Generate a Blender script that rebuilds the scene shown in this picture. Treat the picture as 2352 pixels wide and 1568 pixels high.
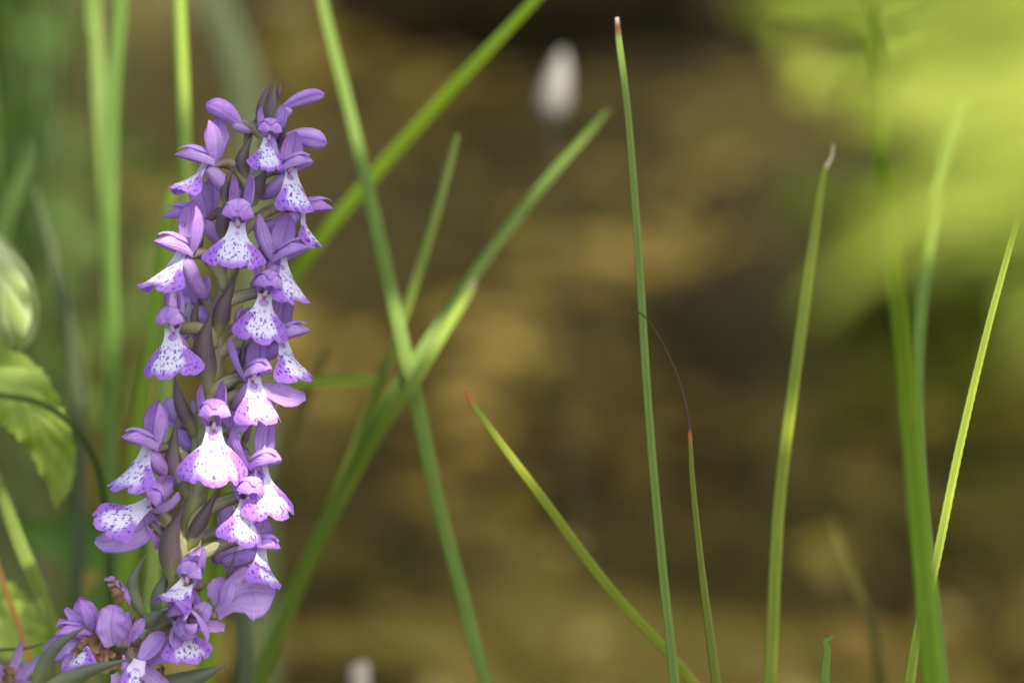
import bpy, math, random
import numpy as np
from mathutils import Vector, Matrix, noise

for o in list(bpy.data.objects):
    bpy.data.objects.remove(o, do_unlink=True)
SC = bpy.context.scene
COL = SC.collection
R = math.radians
rnd = random.Random(7)

# ------------------------------------------------------------------ camera
TILT = R(17.0)
DIST = 0.513                       # lens to orchid
C0 = Vector((0, 0, 0.27))          # focus point
CX = Vector((1, 0, 0))             # image right
CN = Vector((0, -math.cos(TILT), math.sin(TILT)))   # towards the camera
CU = Vector((0, math.sin(TILT), math.cos(TILT)))    # image up
CAMP = C0 + CN * DIST
U = 0.176 / 2352                   # metres per photo unit at the focus distance
cam_d = bpy.data.cameras.new('camera')
cam = bpy.data.objects.new('camera', cam_d)
COL.objects.link(cam)
cam.location = CAMP
cam.rotation_euler = (R(90) - TILT, 0, 0)
cam_d.sensor_width = 36
cam_d.lens = 36 * DIST / 0.176
cam_d.clip_start = 0.01
cam_d.clip_end = 200
cam_d.dof.use_dof = True
cam_d.dof.focus_distance = DIST - 0.003
cam_d.dof.aperture_fstop = 7.0
cam_d.dof.aperture_blades = 9
SC.camera = cam

# ------------------------------------------------------------------ light
SUN_TO = Vector((0.42, -0.46, 0.95)).normalized()
world = bpy.data.worlds.new('World')
SC.world = world
world.use_nodes = True
wn = world.node_tree
for n in list(wn.nodes):
    wn.nodes.remove(n)
wo = wn.nodes.new('ShaderNodeOutputWorld')
wb = wn.nodes.new('ShaderNodeBackground')
sky = wn.nodes.new('ShaderNodeTexSky')
sky.sky_type = 'NISHITA'
sky.sun_disc = False
sky.sun_elevation = math.asin(SUN_TO.z)
sky.sun_rotation = math.atan2(SUN_TO.x, SUN_TO.y)
sky.dust_density = 3.0
sky.ozone_density = 0.6
wb.inputs['Strength'].default_value = 0.15
wn.links.new(sky.outputs[0], wb.inputs['Color'])
wn.links.new(wb.outputs[0], wo.inputs['Surface'])
sun_d = bpy.data.lights.new('sun', 'SUN')
sun_d.energy = 4.0
sun_d.angle = R(0.5)
sun_d.color = (1.0, 0.95, 0.86)
sun = bpy.data.objects.new('sun', sun_d)
COL.objects.link(sun)
sun.rotation_euler = SUN_TO.to_track_quat('Z', 'Y').to_euler()
sun.location = SUN_TO * 5

SC.view_settings.view_transform = 'Standard'
SC.view_settings.look = 'None'
SC.view_settings.gamma = 1
SC.view_settings.exposure = 1.22
SC.render.engine = 'CYCLES'
SC.cycles.use_denoising = True
SC.cycles.max_bounces = 10
SC.cycles.transparent_max_bounces = 12
SC.cycles.sample_clamp_indirect = 6
SC.cycles.caustics_reflective = False
SC.cycles.caustics_refractive = False

# ------------------------------------------------------------------ helpers
def P(x, y, d=0.0):
    """photo unit (2352 wide) at depth d metres behind the focus plane"""
    v = CX * ((x - 1176) * U) + CU * ((784 - y) * U) - CN * DIST
    return CAMP + v * ((DIST + d) / DIST)

def sm(a, b, x):
    t = min(1, max(0, (x - a) / (b - a)))
    return t * t * (3 - 2 * t)

WORLD_O = {}
def build(name, verts, faces, mat, parent=None, origin=None, uvs=None, attrs=None, smooth=True):
    if origin is None:
        origin = Vector(verts[0])
    origin = Vector(origin)
    me = bpy.data.meshes.new(name)
    me.from_pydata([tuple(Vector(v) - origin) for v in verts], [], faces)
    if smooth:
        me.polygons.foreach_set('use_smooth', [True] * len(me.polygons))
    if uvs is not None:
        uvl = me.uv_layers.new(name='UVMap')
        li = np.empty(len(me.loops), dtype=np.int32)
        me.loops.foreach_get('vertex_index', li)
        uvl.data.foreach_set('uv', np.asarray(uvs, dtype=np.float32)[li].ravel())
    for k, vals in (attrs or {}).items():
        a = me.attributes.new(k, 'FLOAT', 'POINT')
        a.data.foreach_set('value', np.asarray(vals, dtype=np.float32))
    me.materials.append(mat)
    o = bpy.data.objects.new(name, me)
    COL.objects.link(o)
    if parent is not None:
        o.parent = parent
        o.location = origin - WORLD_O[parent.name]
    else:
        o.location = origin
    WORLD_O[o.name] = origin
    return o

def empty(name, loc):
    o = bpy.data.objects.new(name, None)
    o.empty_display_size = 0.01
    COL.objects.link(o)
    o.location = loc
    WORLD_O[o.name] = Vector(loc)
    return o

def tag(o, label=None, cat=None, group=None, kind=None):
    if label: o['label'] = label
    if cat: o['category'] = cat
    if group: o['group'] = group
    if kind: o['kind'] = kind
    return o

def catmull(pts, n):
    """resample a list of Vectors (any dim as tuples) with a Catmull-Rom curve"""
    A = np.array([tuple(p) for p in pts], dtype=float)
    m = len(A)
    if m == 2:
        t = np.linspace(0, 1, n)[:, None]
        return A[0] * (1 - t) + A[1] * t
    E = np.vstack([2 * A[0] - A[1], A, 2 * A[-1] - A[-2]])
    dd = np.maximum(np.linalg.norm(np.diff(E[:, :3], axis=0), axis=1), 1e-9) ** .5
    K = np.concatenate([[0], np.cumsum(dd)])
    out = []
    for i in range(n):
        f = i / (n - 1) * (m - 1)
        k = min(int(f), m - 2)
        t0, t1, t2, t3 = K[k:k + 4]
        t = t1 + (f - k) * (t2 - t1)
        p0, p1, p2, p3 = E[k], E[k + 1], E[k + 2], E[k + 3]
        a1 = (t1 - t) / (t1 - t0) * p0 + (t - t0) / (t1 - t0) * p1
        a2 = (t2 - t) / (t2 - t1) * p1 + (t - t1) / (t2 - t1) * p2
        a3 = (t3 - t) / (t3 - t2) * p2 + (t - t2) / (t3 - t2) * p3
        b1 = (t2 - t) / (t2 - t0) * a1 + (t - t0) / (t2 - t0) * a2
        b2 = (t3 - t) / (t3 - t1) * a2 + (t - t1) / (t3 - t1) * a3
        out.append((t2 - t) / (t2 - t1) * b1 + (t - t1) / (t2 - t1) * b2)
    return np.array(out)

def grid_faces(nu, nv, off=0):
    f = []
    for j in range(nv - 1):
        for i in range(nu - 1):
            a = off + j * nu + i
            f.append((a, a + 1, a + nu + 1, a + nu))
    return f

def tube(pts, rad, n=10, cap=True, squash=1.0, ref=None):
    """pts: list of Vectors, rad list. returns verts, faces, uvs"""
    verts, faces, uvs = [], [], []
    m = len(pts)
    prev = None
    for j in range(m):
        t = (pts[min(j + 1, m - 1)] - pts[max(j - 1, 0)]).normalized()
        if prev is None:
            a = t.cross(ref if ref else CN)
            if a.length < 1e-4: a = t.cross(CX)
            a.normalize()
        else:
            a = (prev - t * prev.dot(t)).normalized()
        prev = a
        b = t.cross(a)
        for i in range(n + 1):
            an = 2 * math.pi * i / n
            verts.append(pts[j] + (a * math.cos(an) + b * math.sin(an) * squash) * rad[j])
            uvs.append((i / n, j / (m - 1)))
    faces = grid_faces(n + 1, m)
    if cap:
        for j in (0, m - 1):
            verts.append(pts[j]); uvs.append((0.5, j / (m - 1)))
            c = len(verts) - 1
            for i in range(n):
                a, b = j * (n + 1) + i, j * (n + 1) + i + 1
                faces.append((c, b, a) if j == 0 else (c, a, b))
    return verts, faces, uvs

def ribbon(pts, hw, side, cup, nu=9, wave=0.0, seed=0, edge=0.0, crease=0.0):
    """a petal or leaf sheet: centre line pts, half widths hw, side vectors, cup depth along side x tangent (in units of hw)"""
    verts, uvs = [], []
    m = len(pts)
    for j in range(m):
        t = (pts[min(j + 1, m - 1)] - pts[max(j - 1, 0)]).normalized()
        s = side[j] - t * side[j].dot(t)
        s.normalize()
        nn = s.cross(t)
        for i in range(nu):
            u = -1 + 2 * i / (nu - 1)
            w = hw[j]
            if edge:
                w *= 1 + edge * noise.noise(Vector((seed * 3.1 + u * 0.5, j * 0.55, 1.7))) * abs(u)
            off = cup[j] * w * (u * u - 0.4)
            off -= crease * hw[j] * math.exp(-(u / .22) ** 2)
            off += wave * hw[j] * math.sin(j * 0.9 + u * 2 + seed) * abs(u) ** 2
            verts.append(pts[j] + s * (w * u) + nn * off)
            uvs.append((u * 0.5 + 0.5, j / (m - 1)))
    return verts, grid_faces(nu, m), uvs

# ------------------------------------------------------------------ materials
class NT:
    def __init__(s, name):
        s.m = bpy.data.materials.new(name)
        s.m.use_nodes = True
        s.t = s.m.node_tree
        for n in list(s.t.nodes): s.t.nodes.remove(n)
        s.out = s.t.nodes.new('ShaderNodeOutputMaterial')
    def n(s, typ, **kw):
        n = s.t.nodes.new('ShaderNode' + typ)
        for k, v in kw.items():
            if k in n.inputs: n.inputs[k].default_value = v
            else: setattr(n, k, v)
        return n
    def l(s, a, b): s.t.links.new(a, b)
    def math(s, op, a, b=None, c=None, clamp=False):
        n = s.t.nodes.new('ShaderNodeMath'); n.operation = op; n.use_clamp = clamp
        for i, v in enumerate((a, b, c)):
            if v is None: continue
            if isinstance(v, (int, float)): n.inputs[i].default_value = v
            else: s.l(v, n.inputs[i])
        return n.outputs[0]
    def mix(s, fac, a, b, blend='MIX'):
        n = s.t.nodes.new('ShaderNodeMix'); n.data_type = 'RGBA'; n.blend_type = blend
        for sock, v in ((n.inputs[0], fac), (n.inputs[6], a), (n.inputs[7], b)):
            if isinstance(v, (int, float)): sock.default_value = v
            elif isinstance(v, tuple): sock.default_value = (*v, 1)[:4]
            else: s.l(v, sock)
        return n.outputs[2]
    def smooth(s, v, a, b):
        n = s.t.nodes.new('ShaderNodeMapRange'); n.interpolation_type = 'SMOOTHSTEP'
        s.l(v, n.inputs[0]); n.inputs[1].default_value = a; n.inputs[2].default_value = b
        return n.outputs[0]
    def attr(s, name):
        return s.n('Attribute', attribute_name=name).outputs['Fac']
    def noise(s, vec, scale, detail=2, rough=.5):
        n = s.n('TexNoise'); n.inputs['Scale'].default_value = scale
        n.inputs['Detail'].default_value = detail; n.inputs['Roughness'].default_value = rough
        if vec is not None: s.l(vec, n.inputs['Vector'])
        return n.outputs['Fac']
    def mapping(s, vec, scale=(1, 1, 1), loc=None):
        n = s.n('Mapping'); s.l(vec, n.inputs['Vector'])
        n.inputs['Scale'].default_value = scale
        if loc is not None: s.l(loc, n.inputs['Location'])
        return n.outputs[0]
    def thin(s, color, trans=0.3, tcol=None, rough=.5, bump=None, bstr=.3, spec=.35, bdist=0.0003):
        p = s.n('BsdfPrincipled')
        p.inputs['Roughness'].default_value = rough
        p.inputs['Specular IOR Level'].default_value = spec
        s.l(color, p.inputs['Base Color'])
        tr = s.n('BsdfTranslucent'); s.l(tcol if tcol else color, tr.inputs['Color'])
        mx = s.n('MixShader'); mx.inputs[0].default_value = trans
        s.l(p.outputs[0], mx.inputs[1]); s.l(tr.outputs[0], mx.inputs[2])
        if bump is not None:
            b = s.n('Bump'); b.inputs['Strength'].default_value = bstr; b.inputs['Distance'].default_value = bdist
            s.l(bump, b.inputs['Height']); s.l(b.outputs[0], p.inputs['Normal'])
        s.l(mx.outputs[0], s.out.inputs['Surface'])
        return s.m

PURPLE = (0.255, 0.098, 0.56)
def mat_petal():
    k = NT('orchid_petal')
    uv = k.n('TexCoord').outputs['UV']; ob = k.n('TexCoord').outputs['Object']
    ri = k.n('ObjectInfo').outputs['Random']
    sep = k.n('SeparateXYZ'); k.l(uv, sep.inputs[0])
    u, v = sep.outputs[0], sep.outputs[1]
    nz = k.noise(ob, 500, 3)
    # veins run lengthwise
    ud = k.math('ADD', u, k.math('MULTIPLY', k.math('SUBTRACT', nz, .5), .10))
    vein = k.math('POWER', k.math('ABSOLUTE', k.math('SINE', k.math('MULTIPLY', ud, 21.99))), .35)
    base = k.mix(k.smooth(k.noise(ob, 220, 2), .35, .7), (0.52, 0.285, 0.71), (0.69, 0.485, 0.84))
    base = k.mix(k.math('MULTIPLY', k.math('SUBTRACT', ri, .25, clamp=True), .55), base, (0.50, 0.18, 0.64))
    base = k.mix(k.math('MULTIPLY', k.smooth(k.attr('pale'), 0, 1), .75), base, (0.66, 0.45, 0.83))
    base = k.mix(k.math('MULTIPLY', k.math('SUBTRACT', 1.0, vein), .28), base, (0.24, 0.06, 0.45))
    fine = k.noise(k.mapping(uv, (40, 9, 1)), 1, 3)
    base = k.mix(k.math('MULTIPLY', k.smooth(fine, .42, .66), .5), base, (0.62, 0.42, 0.78))
    blot = k.noise(ob, 900, 3)
    base = k.mix(k.math('MULTIPLY', k.smooth(blot, .55, .75), .3), base, (0.33, 0.09, 0.50))
    edge = k.smooth(k.math('ABSOLUTE', k.math('SUBTRACT', u, .5)), .40, .5)
    base = k.mix(k.math('MULTIPLY', edge, .55), base, (0.23, 0.06, 0.46))
    midl = k.math('SUBTRACT', 1.0, k.smooth(k.math('ABSOLUTE', k.math('SUBTRACT', ud, .5)), .0, .055))
    base = k.mix(k.math('MULTIPLY', midl, .45), base, (0.22, 0.055, 0.44))
    base = k.mix(k.math('MULTIPLY', k.smooth(v, .7, 1.0), .35), base, (0.30, 0.09, 0.55))
    cell = k.n('TexVoronoi'); cell.inputs['Scale'].default_value = 6000; k.l(ob, cell.inputs['Vector'])
    h = k.math('ADD', k.math('MULTIPLY', cell.outputs['Distance'], .5), k.math('MULTIPLY', vein, .9))
    return k.thin(base, .34, rough=.5, bump=h, bstr=.45, spec=.3, bdist=.0004)

def mat_lip():
    k = NT('orchid_lip')
    uv = k.n('TexCoord').outputs['UV']; ob = k.n('TexCoord').outputs['Object']
    ri = k.n('ObjectInfo').outputs['Random']
    off = k.n('CombineXYZ'); k.l(k.math('MULTIPLY', ri, 37), off.inputs[0]); k.l(k.math('MULTIPLY', ri, 91), off.inputs[1])
    m = k.mapping(uv, (1, 1, 1), off.outputs[0])
    nz = k.n('TexNoise'); nz.inputs['Scale'].default_value = 9; k.l(m, nz.inputs['Vector'])
    dist = k.n('VectorMath', operation='MULTIPLY_ADD'); k.l(nz.outputs['Color'], dist.inputs[0])
    dist.inputs[1].default_value = (.10, .10, 0); k.l(m, dist.inputs[2])
    def spots(sc, thr, soft):
        vo = k.n('TexVoronoi'); vo.voronoi_dimensions = '2D'; vo.inputs['Randomness'].default_value = .85
        mp = k.mapping(dist.outputs[0], (sc, sc * .5, 1)); k.l(mp, vo.inputs['Vector']); vo.inputs['Scale'].default_value = 1
        rs = k.n('SeparateXYZ'); k.l(vo.outputs['Color'], rs.inputs[0])
        th = k.math('MULTIPLY_ADD', rs.outputs[0], .2, thr - .10)
        return k.math('SUBTRACT', 1.0, k.smooth(k.math('SUBTRACT', vo.outputs['Distance'], th), -soft, soft))
    s = k.math('MAXIMUM', spots(17.5, .185, .04), k.math('MULTIPLY', spots(10, .105, .03), .9))
    vr = k.n('TexVoronoi'); vr.voronoi_dimensions = '2D'
    k.l(k.mapping(dist.outputs[0], (9, 7, 1)), vr.inputs['Vector']); vr.inputs['Scale'].default_value = 1
    ring = k.math('SUBTRACT', 1.0, k.smooth(k.math('ABSOLUTE', k.math('SUBTRACT', vr.outputs['Distance'], .33)), .02, .07))
    ring = k.math('MULTIPLY', ring, k.smooth(k.noise(dist.outputs[0], 16, 1), .58, .64))
    s = k.math('MULTIPLY', k.math('MAXIMUM', s, ring), k.attr('spot'))
    s = k.math('MULTIPLY', s, k.math('MULTIPLY_ADD', k.noise(m, 5, 2), .7, .62), clamp=True)
    tint = k.attr('tint')
    fib = k.noise(k.mapping(uv, (60, 6, 1)), 1, 3)
    t2 = k.math('ADD', tint, k.math('MULTIPLY', k.math('SUBTRACT', fib, .5), .35), clamp=True)
    col = k.mix(k.smooth(t2, .25, .95), (0.80, 0.76, 0.86), (0.40, 0.19, 0.66))
    col = k.mix(k.math('MULTIPLY', s, .93), col, (0.15, 0.015, 0.37))
    # the outside of the lip is plain and paler
    geo = k.n('NewGeometry').outputs['Backfacing']
    cell = k.n('TexVoronoi'); cell.inputs['Scale'].default_value = 5000; k.l(ob, cell.inputs['Vector'])
    h = k.math('ADD', k.math('MULTIPLY', cell.outputs['Distance'], .4), k.math('MULTIPLY', fib, 1.2))
    return k.thin(col, .28, rough=.55, bump=h, bstr=.5, spec=.25, bdist=.0003)

def mat_green(name, c1, c2, c3, stripe=14, spark=.5, rough=.42, trans=.12, vpos=(.1, .5)):
    """c1 at the base, c2 further up, c3 streaks"""
    k = NT(name)
    uv = k.n('TexCoord').outputs['UV']; ob = k.n('TexCoord').outputs['Object']
    sep = k.n('SeparateXYZ'); k.l(uv, sep.inputs[0])
    nz = k.noise(ob, 260, 3)
    v = k.math('ADD', sep.outputs[1], k.math('MULTIPLY', k.math('SUBTRACT', nz, .5), .35))
    col = k.mix(k.smooth(v, *vpos), c1, c2)
    st = k.noise(k.mapping(uv, (stripe, .8, 1)), 1.6, 3)
    col = k.mix(k.math('MULTIPLY', k.smooth(st, .48, .68), .65), col, c3)
    cell = k.n('TexVoronoi'); cell.inputs['Scale'].default_value = 5200; k.l(ob, cell.inputs['Vector'])
    sp = k.math('SUBTRACT', 1.0, k.smooth(cell.outputs['Distance'], .1, .5))
    col = k.mix(k.math('MULTIPLY', sp, spark * .28), col, tuple(min(1, c * 1.9 + .03) for c in c2))  # lighter cells put sparkle into the colour
    h = k.math('ADD', k.math('MULTIPLY', cell.outputs['Distance'], -.8), k.math('MULTIPLY', st, 1.0))
    return k.thin(col, trans, rough=rough, bump=h, bstr=.35, spec=.5, bdist=.0002)

def mat_simple(name, c1, c2, scale, rough=.6, trans=.0, bstr=.3, bdist=.001, sharp=(.35, .65), spec=.4):
    k = NT(name)
    ob = k.n('TexCoord').outputs['Object']
    nz = k.noise(ob, scale, 5, .6)
    col = k.mix(k.smooth(nz, *sharp), c1, c2)
    return k.thin(col, trans, rough=rough, bump=nz, bstr=bstr, bdist=bdist, spec=spec)

def mat_blade(name, base, mid, tip=None, tipat=.93, trans=.32, rough=.38, ring=None):
    """grass: colour runs from base to mid along the blade, a withered tip if tip is given"""
    k = NT(name)
    uv = k.n('TexCoord').outputs['UV']
    sep = k.n('SeparateXYZ'); k.l(uv, sep.inputs[0])
    u, v = sep.outputs[0], sep.outputs[1]
    nz = k.noise(k.mapping(uv, (3, 26, 1)), 1, 3)
    st = k.noise(k.mapping(uv, (44, 2, 1)), 1, 2)
    col = k.mix(k.smooth(k.math('ADD', v, k.math('MULTIPLY', k.math('SUBTRACT', nz, .5), .5)), .3, .85), base, mid)
    col = k.mix(k.math('MULTIPLY', k.smooth(st, .46, .62), .6), col, tuple(c * .55 for c in base))
    col = k.mix(k.math('MULTIPLY', k.smooth(nz, .55, .75), .3), col, (mid[0] * 1.5, mid[1] * 1.25, mid[2] * .8))
    col = k.mix(k.math('MULTIPLY', k.smooth(k.noise(k.mapping(uv, (5, 60, 1)), 1, 4, .7), .66, .74), .7), col, (0.16, 0.10, 0.03))
    if ring:
        col = k.mix(k.smooth(v, tipat - .007, tipat - .002), col, ring)
    if tip:
        col = k.mix(k.smooth(k.math('ADD', v, k.math('MULTIPLY', k.math('SUBTRACT', nz, .5), .003)), tipat, tipat + .004), col, tip)
    tc = k.mix(.5, col, (mid[0] * 1.25, mid[1] * 1.3, mid[2] * .5))
    return k.thin(col, trans, tcol=tc, rough=.5, bump=st, bstr=.35, spec=.25, bdist=.0003)

def mat_leaf(name, c1, c2, trans=.35, vein=9, rough=.45):
    k = NT(name)
    uv = k.n('TexCoord').outputs['UV']; ob = k.n('TexCoord').outputs['Object']
    sep = k.n('SeparateXYZ'); k.l(uv, sep.inputs[0])
    au = k.math('ABSOLUTE', k.math('SUBTRACT', sep.outputs[0], .5))
    w = k.math('ABSOLUTE', k.math('SINE', k.math('MULTIPLY', k.math('SUBTRACT', sep.outputs[1], k.math('MULTIPLY', au, .5)), vein * 3.14)))
    vn = k.math('MINIMUM', k.math('POWER', w, .5), k.smooth(au, .0, .04))
    nz = k.noise(ob, 60, 4)
    col = k.mix(k.smooth(nz, .35, .65), c1, c2)
    col = k.mix(k.math('MULTIPLY', k.math('SUBTRACT', 1.0, vn), .4), col, tuple(min(1, c * 1.7 + .02) for c in c2))
    tc = k.mix(.6, col, (c2[0] * 1.5, c2[1] * 1.6, c2[2] * .5))
    return k.thin(col, trans, tcol=tc, rough=rough, bump=vn, bstr=.6, spec=.18, bdist=.0008)

M_PETAL = mat_petal()
M_LIP = mat_lip()
M_STEM = mat_green('orchid_stem', (0.26, 0.27, 0.085), (0.23, 0.205, 0.10), (0.33, 0.31, 0.16), stripe=9, spark=.5, trans=.04, vpos=(.2, .95))
M_OVARY = mat_green('orchid_ovary', (0.26, 0.27, 0.10), (0.16, 0.115, 0.085), (0.34, 0.31, 0.17), stripe=7, spark=.4, trans=.06, vpos=(.2, .9))
M_BRACT = mat_green('orchid_bract', (0.20, 0.22, 0.055), (0.088, 0.058, 0.062), (0.15, 0.135, 0.075), stripe=10, spark=1.3, trans=.10, vpos=(.05, .35))
M_BRACTG = mat_green('orchid_bract_green', (0.17, 0.20, 0.07), (0.10, 0.11, 0.065), (0.17, 0.18, 0.09), stripe=12, spark=.7, trans=.12, vpos=(.1, .6))
M_COLUMN = mat_simple('orchid_column', (0.62, 0.48, 0.58), (0.42, 0.10, 0.22), 900, rough=.5, trans=.1, bstr=.2, bdist=.0002, sharp=(.52, .62))
M_WITHER = mat_simple('withered_petal', (0.16, 0.075, 0.03), (0.33, 0.20, 0.10), 420, rough=.7, trans=.2, bstr=.6, bdist=.0006)

# ------------------------------------------------------------------ terrain
def bank_y(x):
    return 0.16 + 2.6 * sm(-0.02, -0.62, x) if x < 0 else 0.16
WATER_Z = -0.045
FAR_Y = 2.0
def ground_z(x, y):
    n1 = noise.noise(Vector((x * 2.1, y * 2.1, 0))) * .03 + noise.noise(Vector((x * 6, y * 6, 3))) * .012
    e = y - bank_y(x)
    z = -0.12 * sm(-0.04, 0.16, e)
    e2 = y - FAR_Y - 0.15 * noise.noise(Vector((x * 1.1, 0, 5))) - 0.12 * x
    z += 0.30 * sm(-.05, .22, e2) + 0.85 * min(5.0, max(0, e2 - .15))
    far = min(1, max(0, (abs(x) + abs(y) - 1) / 3))
    return z + n1 * (0.5 + far * 3 * sm(2.5, 6, abs(x) + abs(y)))

def axis_coords(lo, hi, a, b, fine, coarse):
    c = list(np.arange(a, b, fine))
    step, p = fine, a
    while p > lo:
        step = min(step * 1.25, coarse); p -= step; c.insert(0, p)
    step, p = fine, b
    while p < hi:
        c.append(p); step = min(step * 1.25, coarse); p += step
    return c + [hi]
xs = axis_coords(-60, 60, -1.4, 1.6, .04, 4)
ys = axis_coords(-60, 80, -.6, 3.2, .04, 4)
gv = [Vector((x, y, ground_z(x, y))) for y in ys for x in xs]
def mat_ground():
    k = NT('soil')
    geo = k.n('NewGeometry').outputs['Position']
    a = k.noise(geo, 3.2, 5, .6); b = k.noise(geo, 24, 5, .65)
    col = k.mix(k.smooth(a, .35, .62), (0.043, 0.037, 0.011), (0.090, 0.076, 0.024))
    col = k.mix(k.math('MULTIPLY', k.smooth(b, .5, .72), .7), col, (0.13, 0.108, 0.034))
    col = k.mix(k.smooth(k.noise(geo, 4.6, 3), .56, .72), col, (0.065, 0.065, 0.010))
    return k.thin(col, 0, rough=.8, bump=b, bstr=.8, bdist=.02)
ground = build('ground', gv, grid_faces(len(xs), len(ys)), mat_ground(), origin=(0, 0, 0))
tag(ground, 'brown earth bank and shallow stream bed', None, kind='structure')
del ground['label']

wxs = np.linspace(-1.6, 3.2, 60); wys = np.linspace(.02, 2.7, 40)
wv = [Vector((x, y, WATER_Z)) for y in wys for x in wxs]
def mat_water():
    k = NT('water')
    geo = k.n('NewGeometry').outputs['Position']
    w1 = k.noise(k.mapping(geo, (9, 30, 1)), 1, 3, .55)
    w2 = k.noise(k.mapping(geo, (30, 70, 1)), 1, 2)
    h = k.math('ADD', w1, k.math('MULTIPLY', w2, .25))
    b = k.n('Bump'); b.inputs['Strength'].default_value = .5; b.inputs['Distance'].default_value = .006
    k.l(h, b.inputs['Height'])
    fr = k.n('Fresnel'); fr.inputs['IOR'].default_value = 1.33; k.l(b.outputs[0], fr.inputs['Normal'])
    gl = k.n('BsdfGlossy'); gl.inputs['Roughness'].default_value = .04; k.l(b.outputs[0], gl.inputs['Normal'])
    tr = k.n('BsdfTransparent'); tr.inputs['Color'].default_value = (.93, .88, .64, 1)
    mx = k.n('MixShader'); k.l(fr.outputs[0], mx.inputs[0]); k.l(tr.outputs[0], mx.inputs[1]); k.l(gl.outputs[0], mx.inputs[2])
    k.l(mx.outputs[0], k.out.inputs['Surface'])
    return k.m
water = build('stream_water', wv, grid_faces(len(wxs), len(wys)), mat_water(), origin=(0, 0, WATER_Z))
tag(water, kind='structure')

# ------------------------------------------------------------------ background stuff: leaf litter, gravel, bank grass
def leaf_quads(cx, n, size, mk, seed):
    """n small folded leaves, mk(i, r)-> (pos, normal, heading, scale); returns verts, faces, uvs, random attr"""
    r = random.Random(seed)
    V, F, UVs, A = [], [], [], []
    prof = [(0, 0), (.25, .75), (.55, 1), (.8, .65), (1, 0)]
    for i in range(n):
        pos, nor, head, s = mk(i, r)
        t = (head - nor * head.dot(nor)).normalized(); b = nor.cross(t)
        o = len(V); rv = r.random(); curl = r.uniform(-.25, .35)
        for (p, w) in prof:
            for sgn in (-1, 0, 1):
                V.append(pos + t * (p - .5) * size * s + b * (sgn * w * size * s * .30) + nor * (abs(sgn) * w * .12 + curl * (p - .5) ** 2) * size * s)
                UVs.append((sgn * .5 + .5, p)); A.append(rv)
        for j in range(4):
            for c in range(2):
                a = o + j * 3 + c
                F.append((a, a + 1, a + 4, a + 3))
    return V, F, UVs, A

def mat_litter():
    k = NT('dead_leaves')
    r = k.attr('rand'); ob = k.n('TexCoord').outputs['Object']
    cr = k.n('ValToRGB'); k.l(r, cr.inputs[0])
    e = cr.color_ramp.elements
    e[0].color = (0.035, 0.026, 0.007, 1); e[1].color = (0.15, 0.14, 0.03, 1); e[1].position = 1
    for p, c in ((.3, (0.085, 0.06, 0.022, 1)), (.55, (0.20, 0.145, 0.05, 1)), (.75, (0.27, 0.215, 0.075, 1)), (.9, (0.13, 0.125, 0.018, 1))):
        x = e.new(p); x.color = c
    nz = k.noise(ob, 40, 4)
    col = k.mix(k.math('MULTIPLY', k.smooth(nz, .4, .7), .5), cr.outputs[0], (0.06, 0.034, 0.012))
    return k.thin(col, .1, rough=.7, bump=nz, bstr=.5, bdist=.003)
# drifts of dead leaves, given as photo points (unit, spread, number)
def on_bed(x, y, zoff=0.0):
    d = (P(x, y) - CAMP).normalized()
    t = .6
    for _ in range(400):
        p = CAMP + d * t
        if p.z <= ground_z(p.x, p.y) + zoff: return p
        t += .01
    return p
DRIFTS = [(760, 330, .13, 70), (650, 130, .2, 70), (900, 200, .12, 60), (1150, 350, .12, 50), (1560, 560, .14, 130), (1650, 690, .12, 130), (1500, 800, .12, 90), (1800, 560, .14, 90), (1850, 760, .12, 90),
          (1150, 870, .10, 70), (1080, 730, .06, 35), (1250, 960, .09, 50), (1450, 950, .09, 50), (1300, 640, .08, 35), (1450, 430, .12, 50), (800, 800, .08, 40),
          (2000, 700, .12, 70), (2250, 830, .12, 150), (2120, 760, .1, 80), (2300, 1500, .1, 16)]
drift_list = []
for (x, y, sp, n) in DRIFTS:
    c = on_bed(x, y)
    for _ in range(n): drift_list.append((c, sp))
def mk_drift(i, r):
    c, sp = drift_list[i]
    x, y = c.x + r.gauss(0, sp * .6), c.y + r.gauss(0, sp)
    return Vector((x, y, ground_z(x, y) + r.uniform(.004, .014))), Vector((r.gauss(0, .3), r.gauss(0, .3), 1)).normalized(), Vector((r.uniform(-1, 1), r.uniform(-1, 1), 0)), r.uniform(.5, 1.25)
V, F, UV, A = leaf_quads(0, len(drift_list), .045, mk_drift, 3)
tag(build('leaf_litter', V, F, mat_litter(), origin=(0, 1, -.1), uvs=UV, attrs={'rand': A}), 'ochre and brown dead leaves drifted over the stream bed', 'leaf litter', kind='stuff')

# pebbles of the stream bed
def pebbles(n, seed):
    r = random.Random(seed)
    V, F, A = [], [], []
    k = 0
    while k < n:
        x, y = r.uniform(-.45, .8), r.uniform(.35, 2.1)
        if ground_z(x, y) > WATER_Z: k += 1; continue
        s = r.uniform(.005, .016); c = Vector((x, y, ground_z(x, y) + s * .3)); o = len(V); rv = r.random()
        q = Matrix.Rotation(r.uniform(0, 6), 3, 'Z')
        for (dx, dy, dz) in ((1, 0, 0), (.5, .8, .1), (-.5, .8, 0), (-1, 0, .1), (-.5, -.8, 0), (.5, -.8, .1)):
            V.append(c + q @ Vector((dx * s * 1.2, dy * s * .8, dz * s))); A.append(rv)
        V += [c + q @ Vector((.1 * s, 0, .65 * s)), c - Vector((0, 0, .6 * s))]; A += [rv, rv]
        for i in range(6):
            F += [(o + i, o + (i + 1) % 6, o + 6), (o + (i + 1) % 6, o + i, o + 7)]
        k += 1
    return V, F, A
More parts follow.
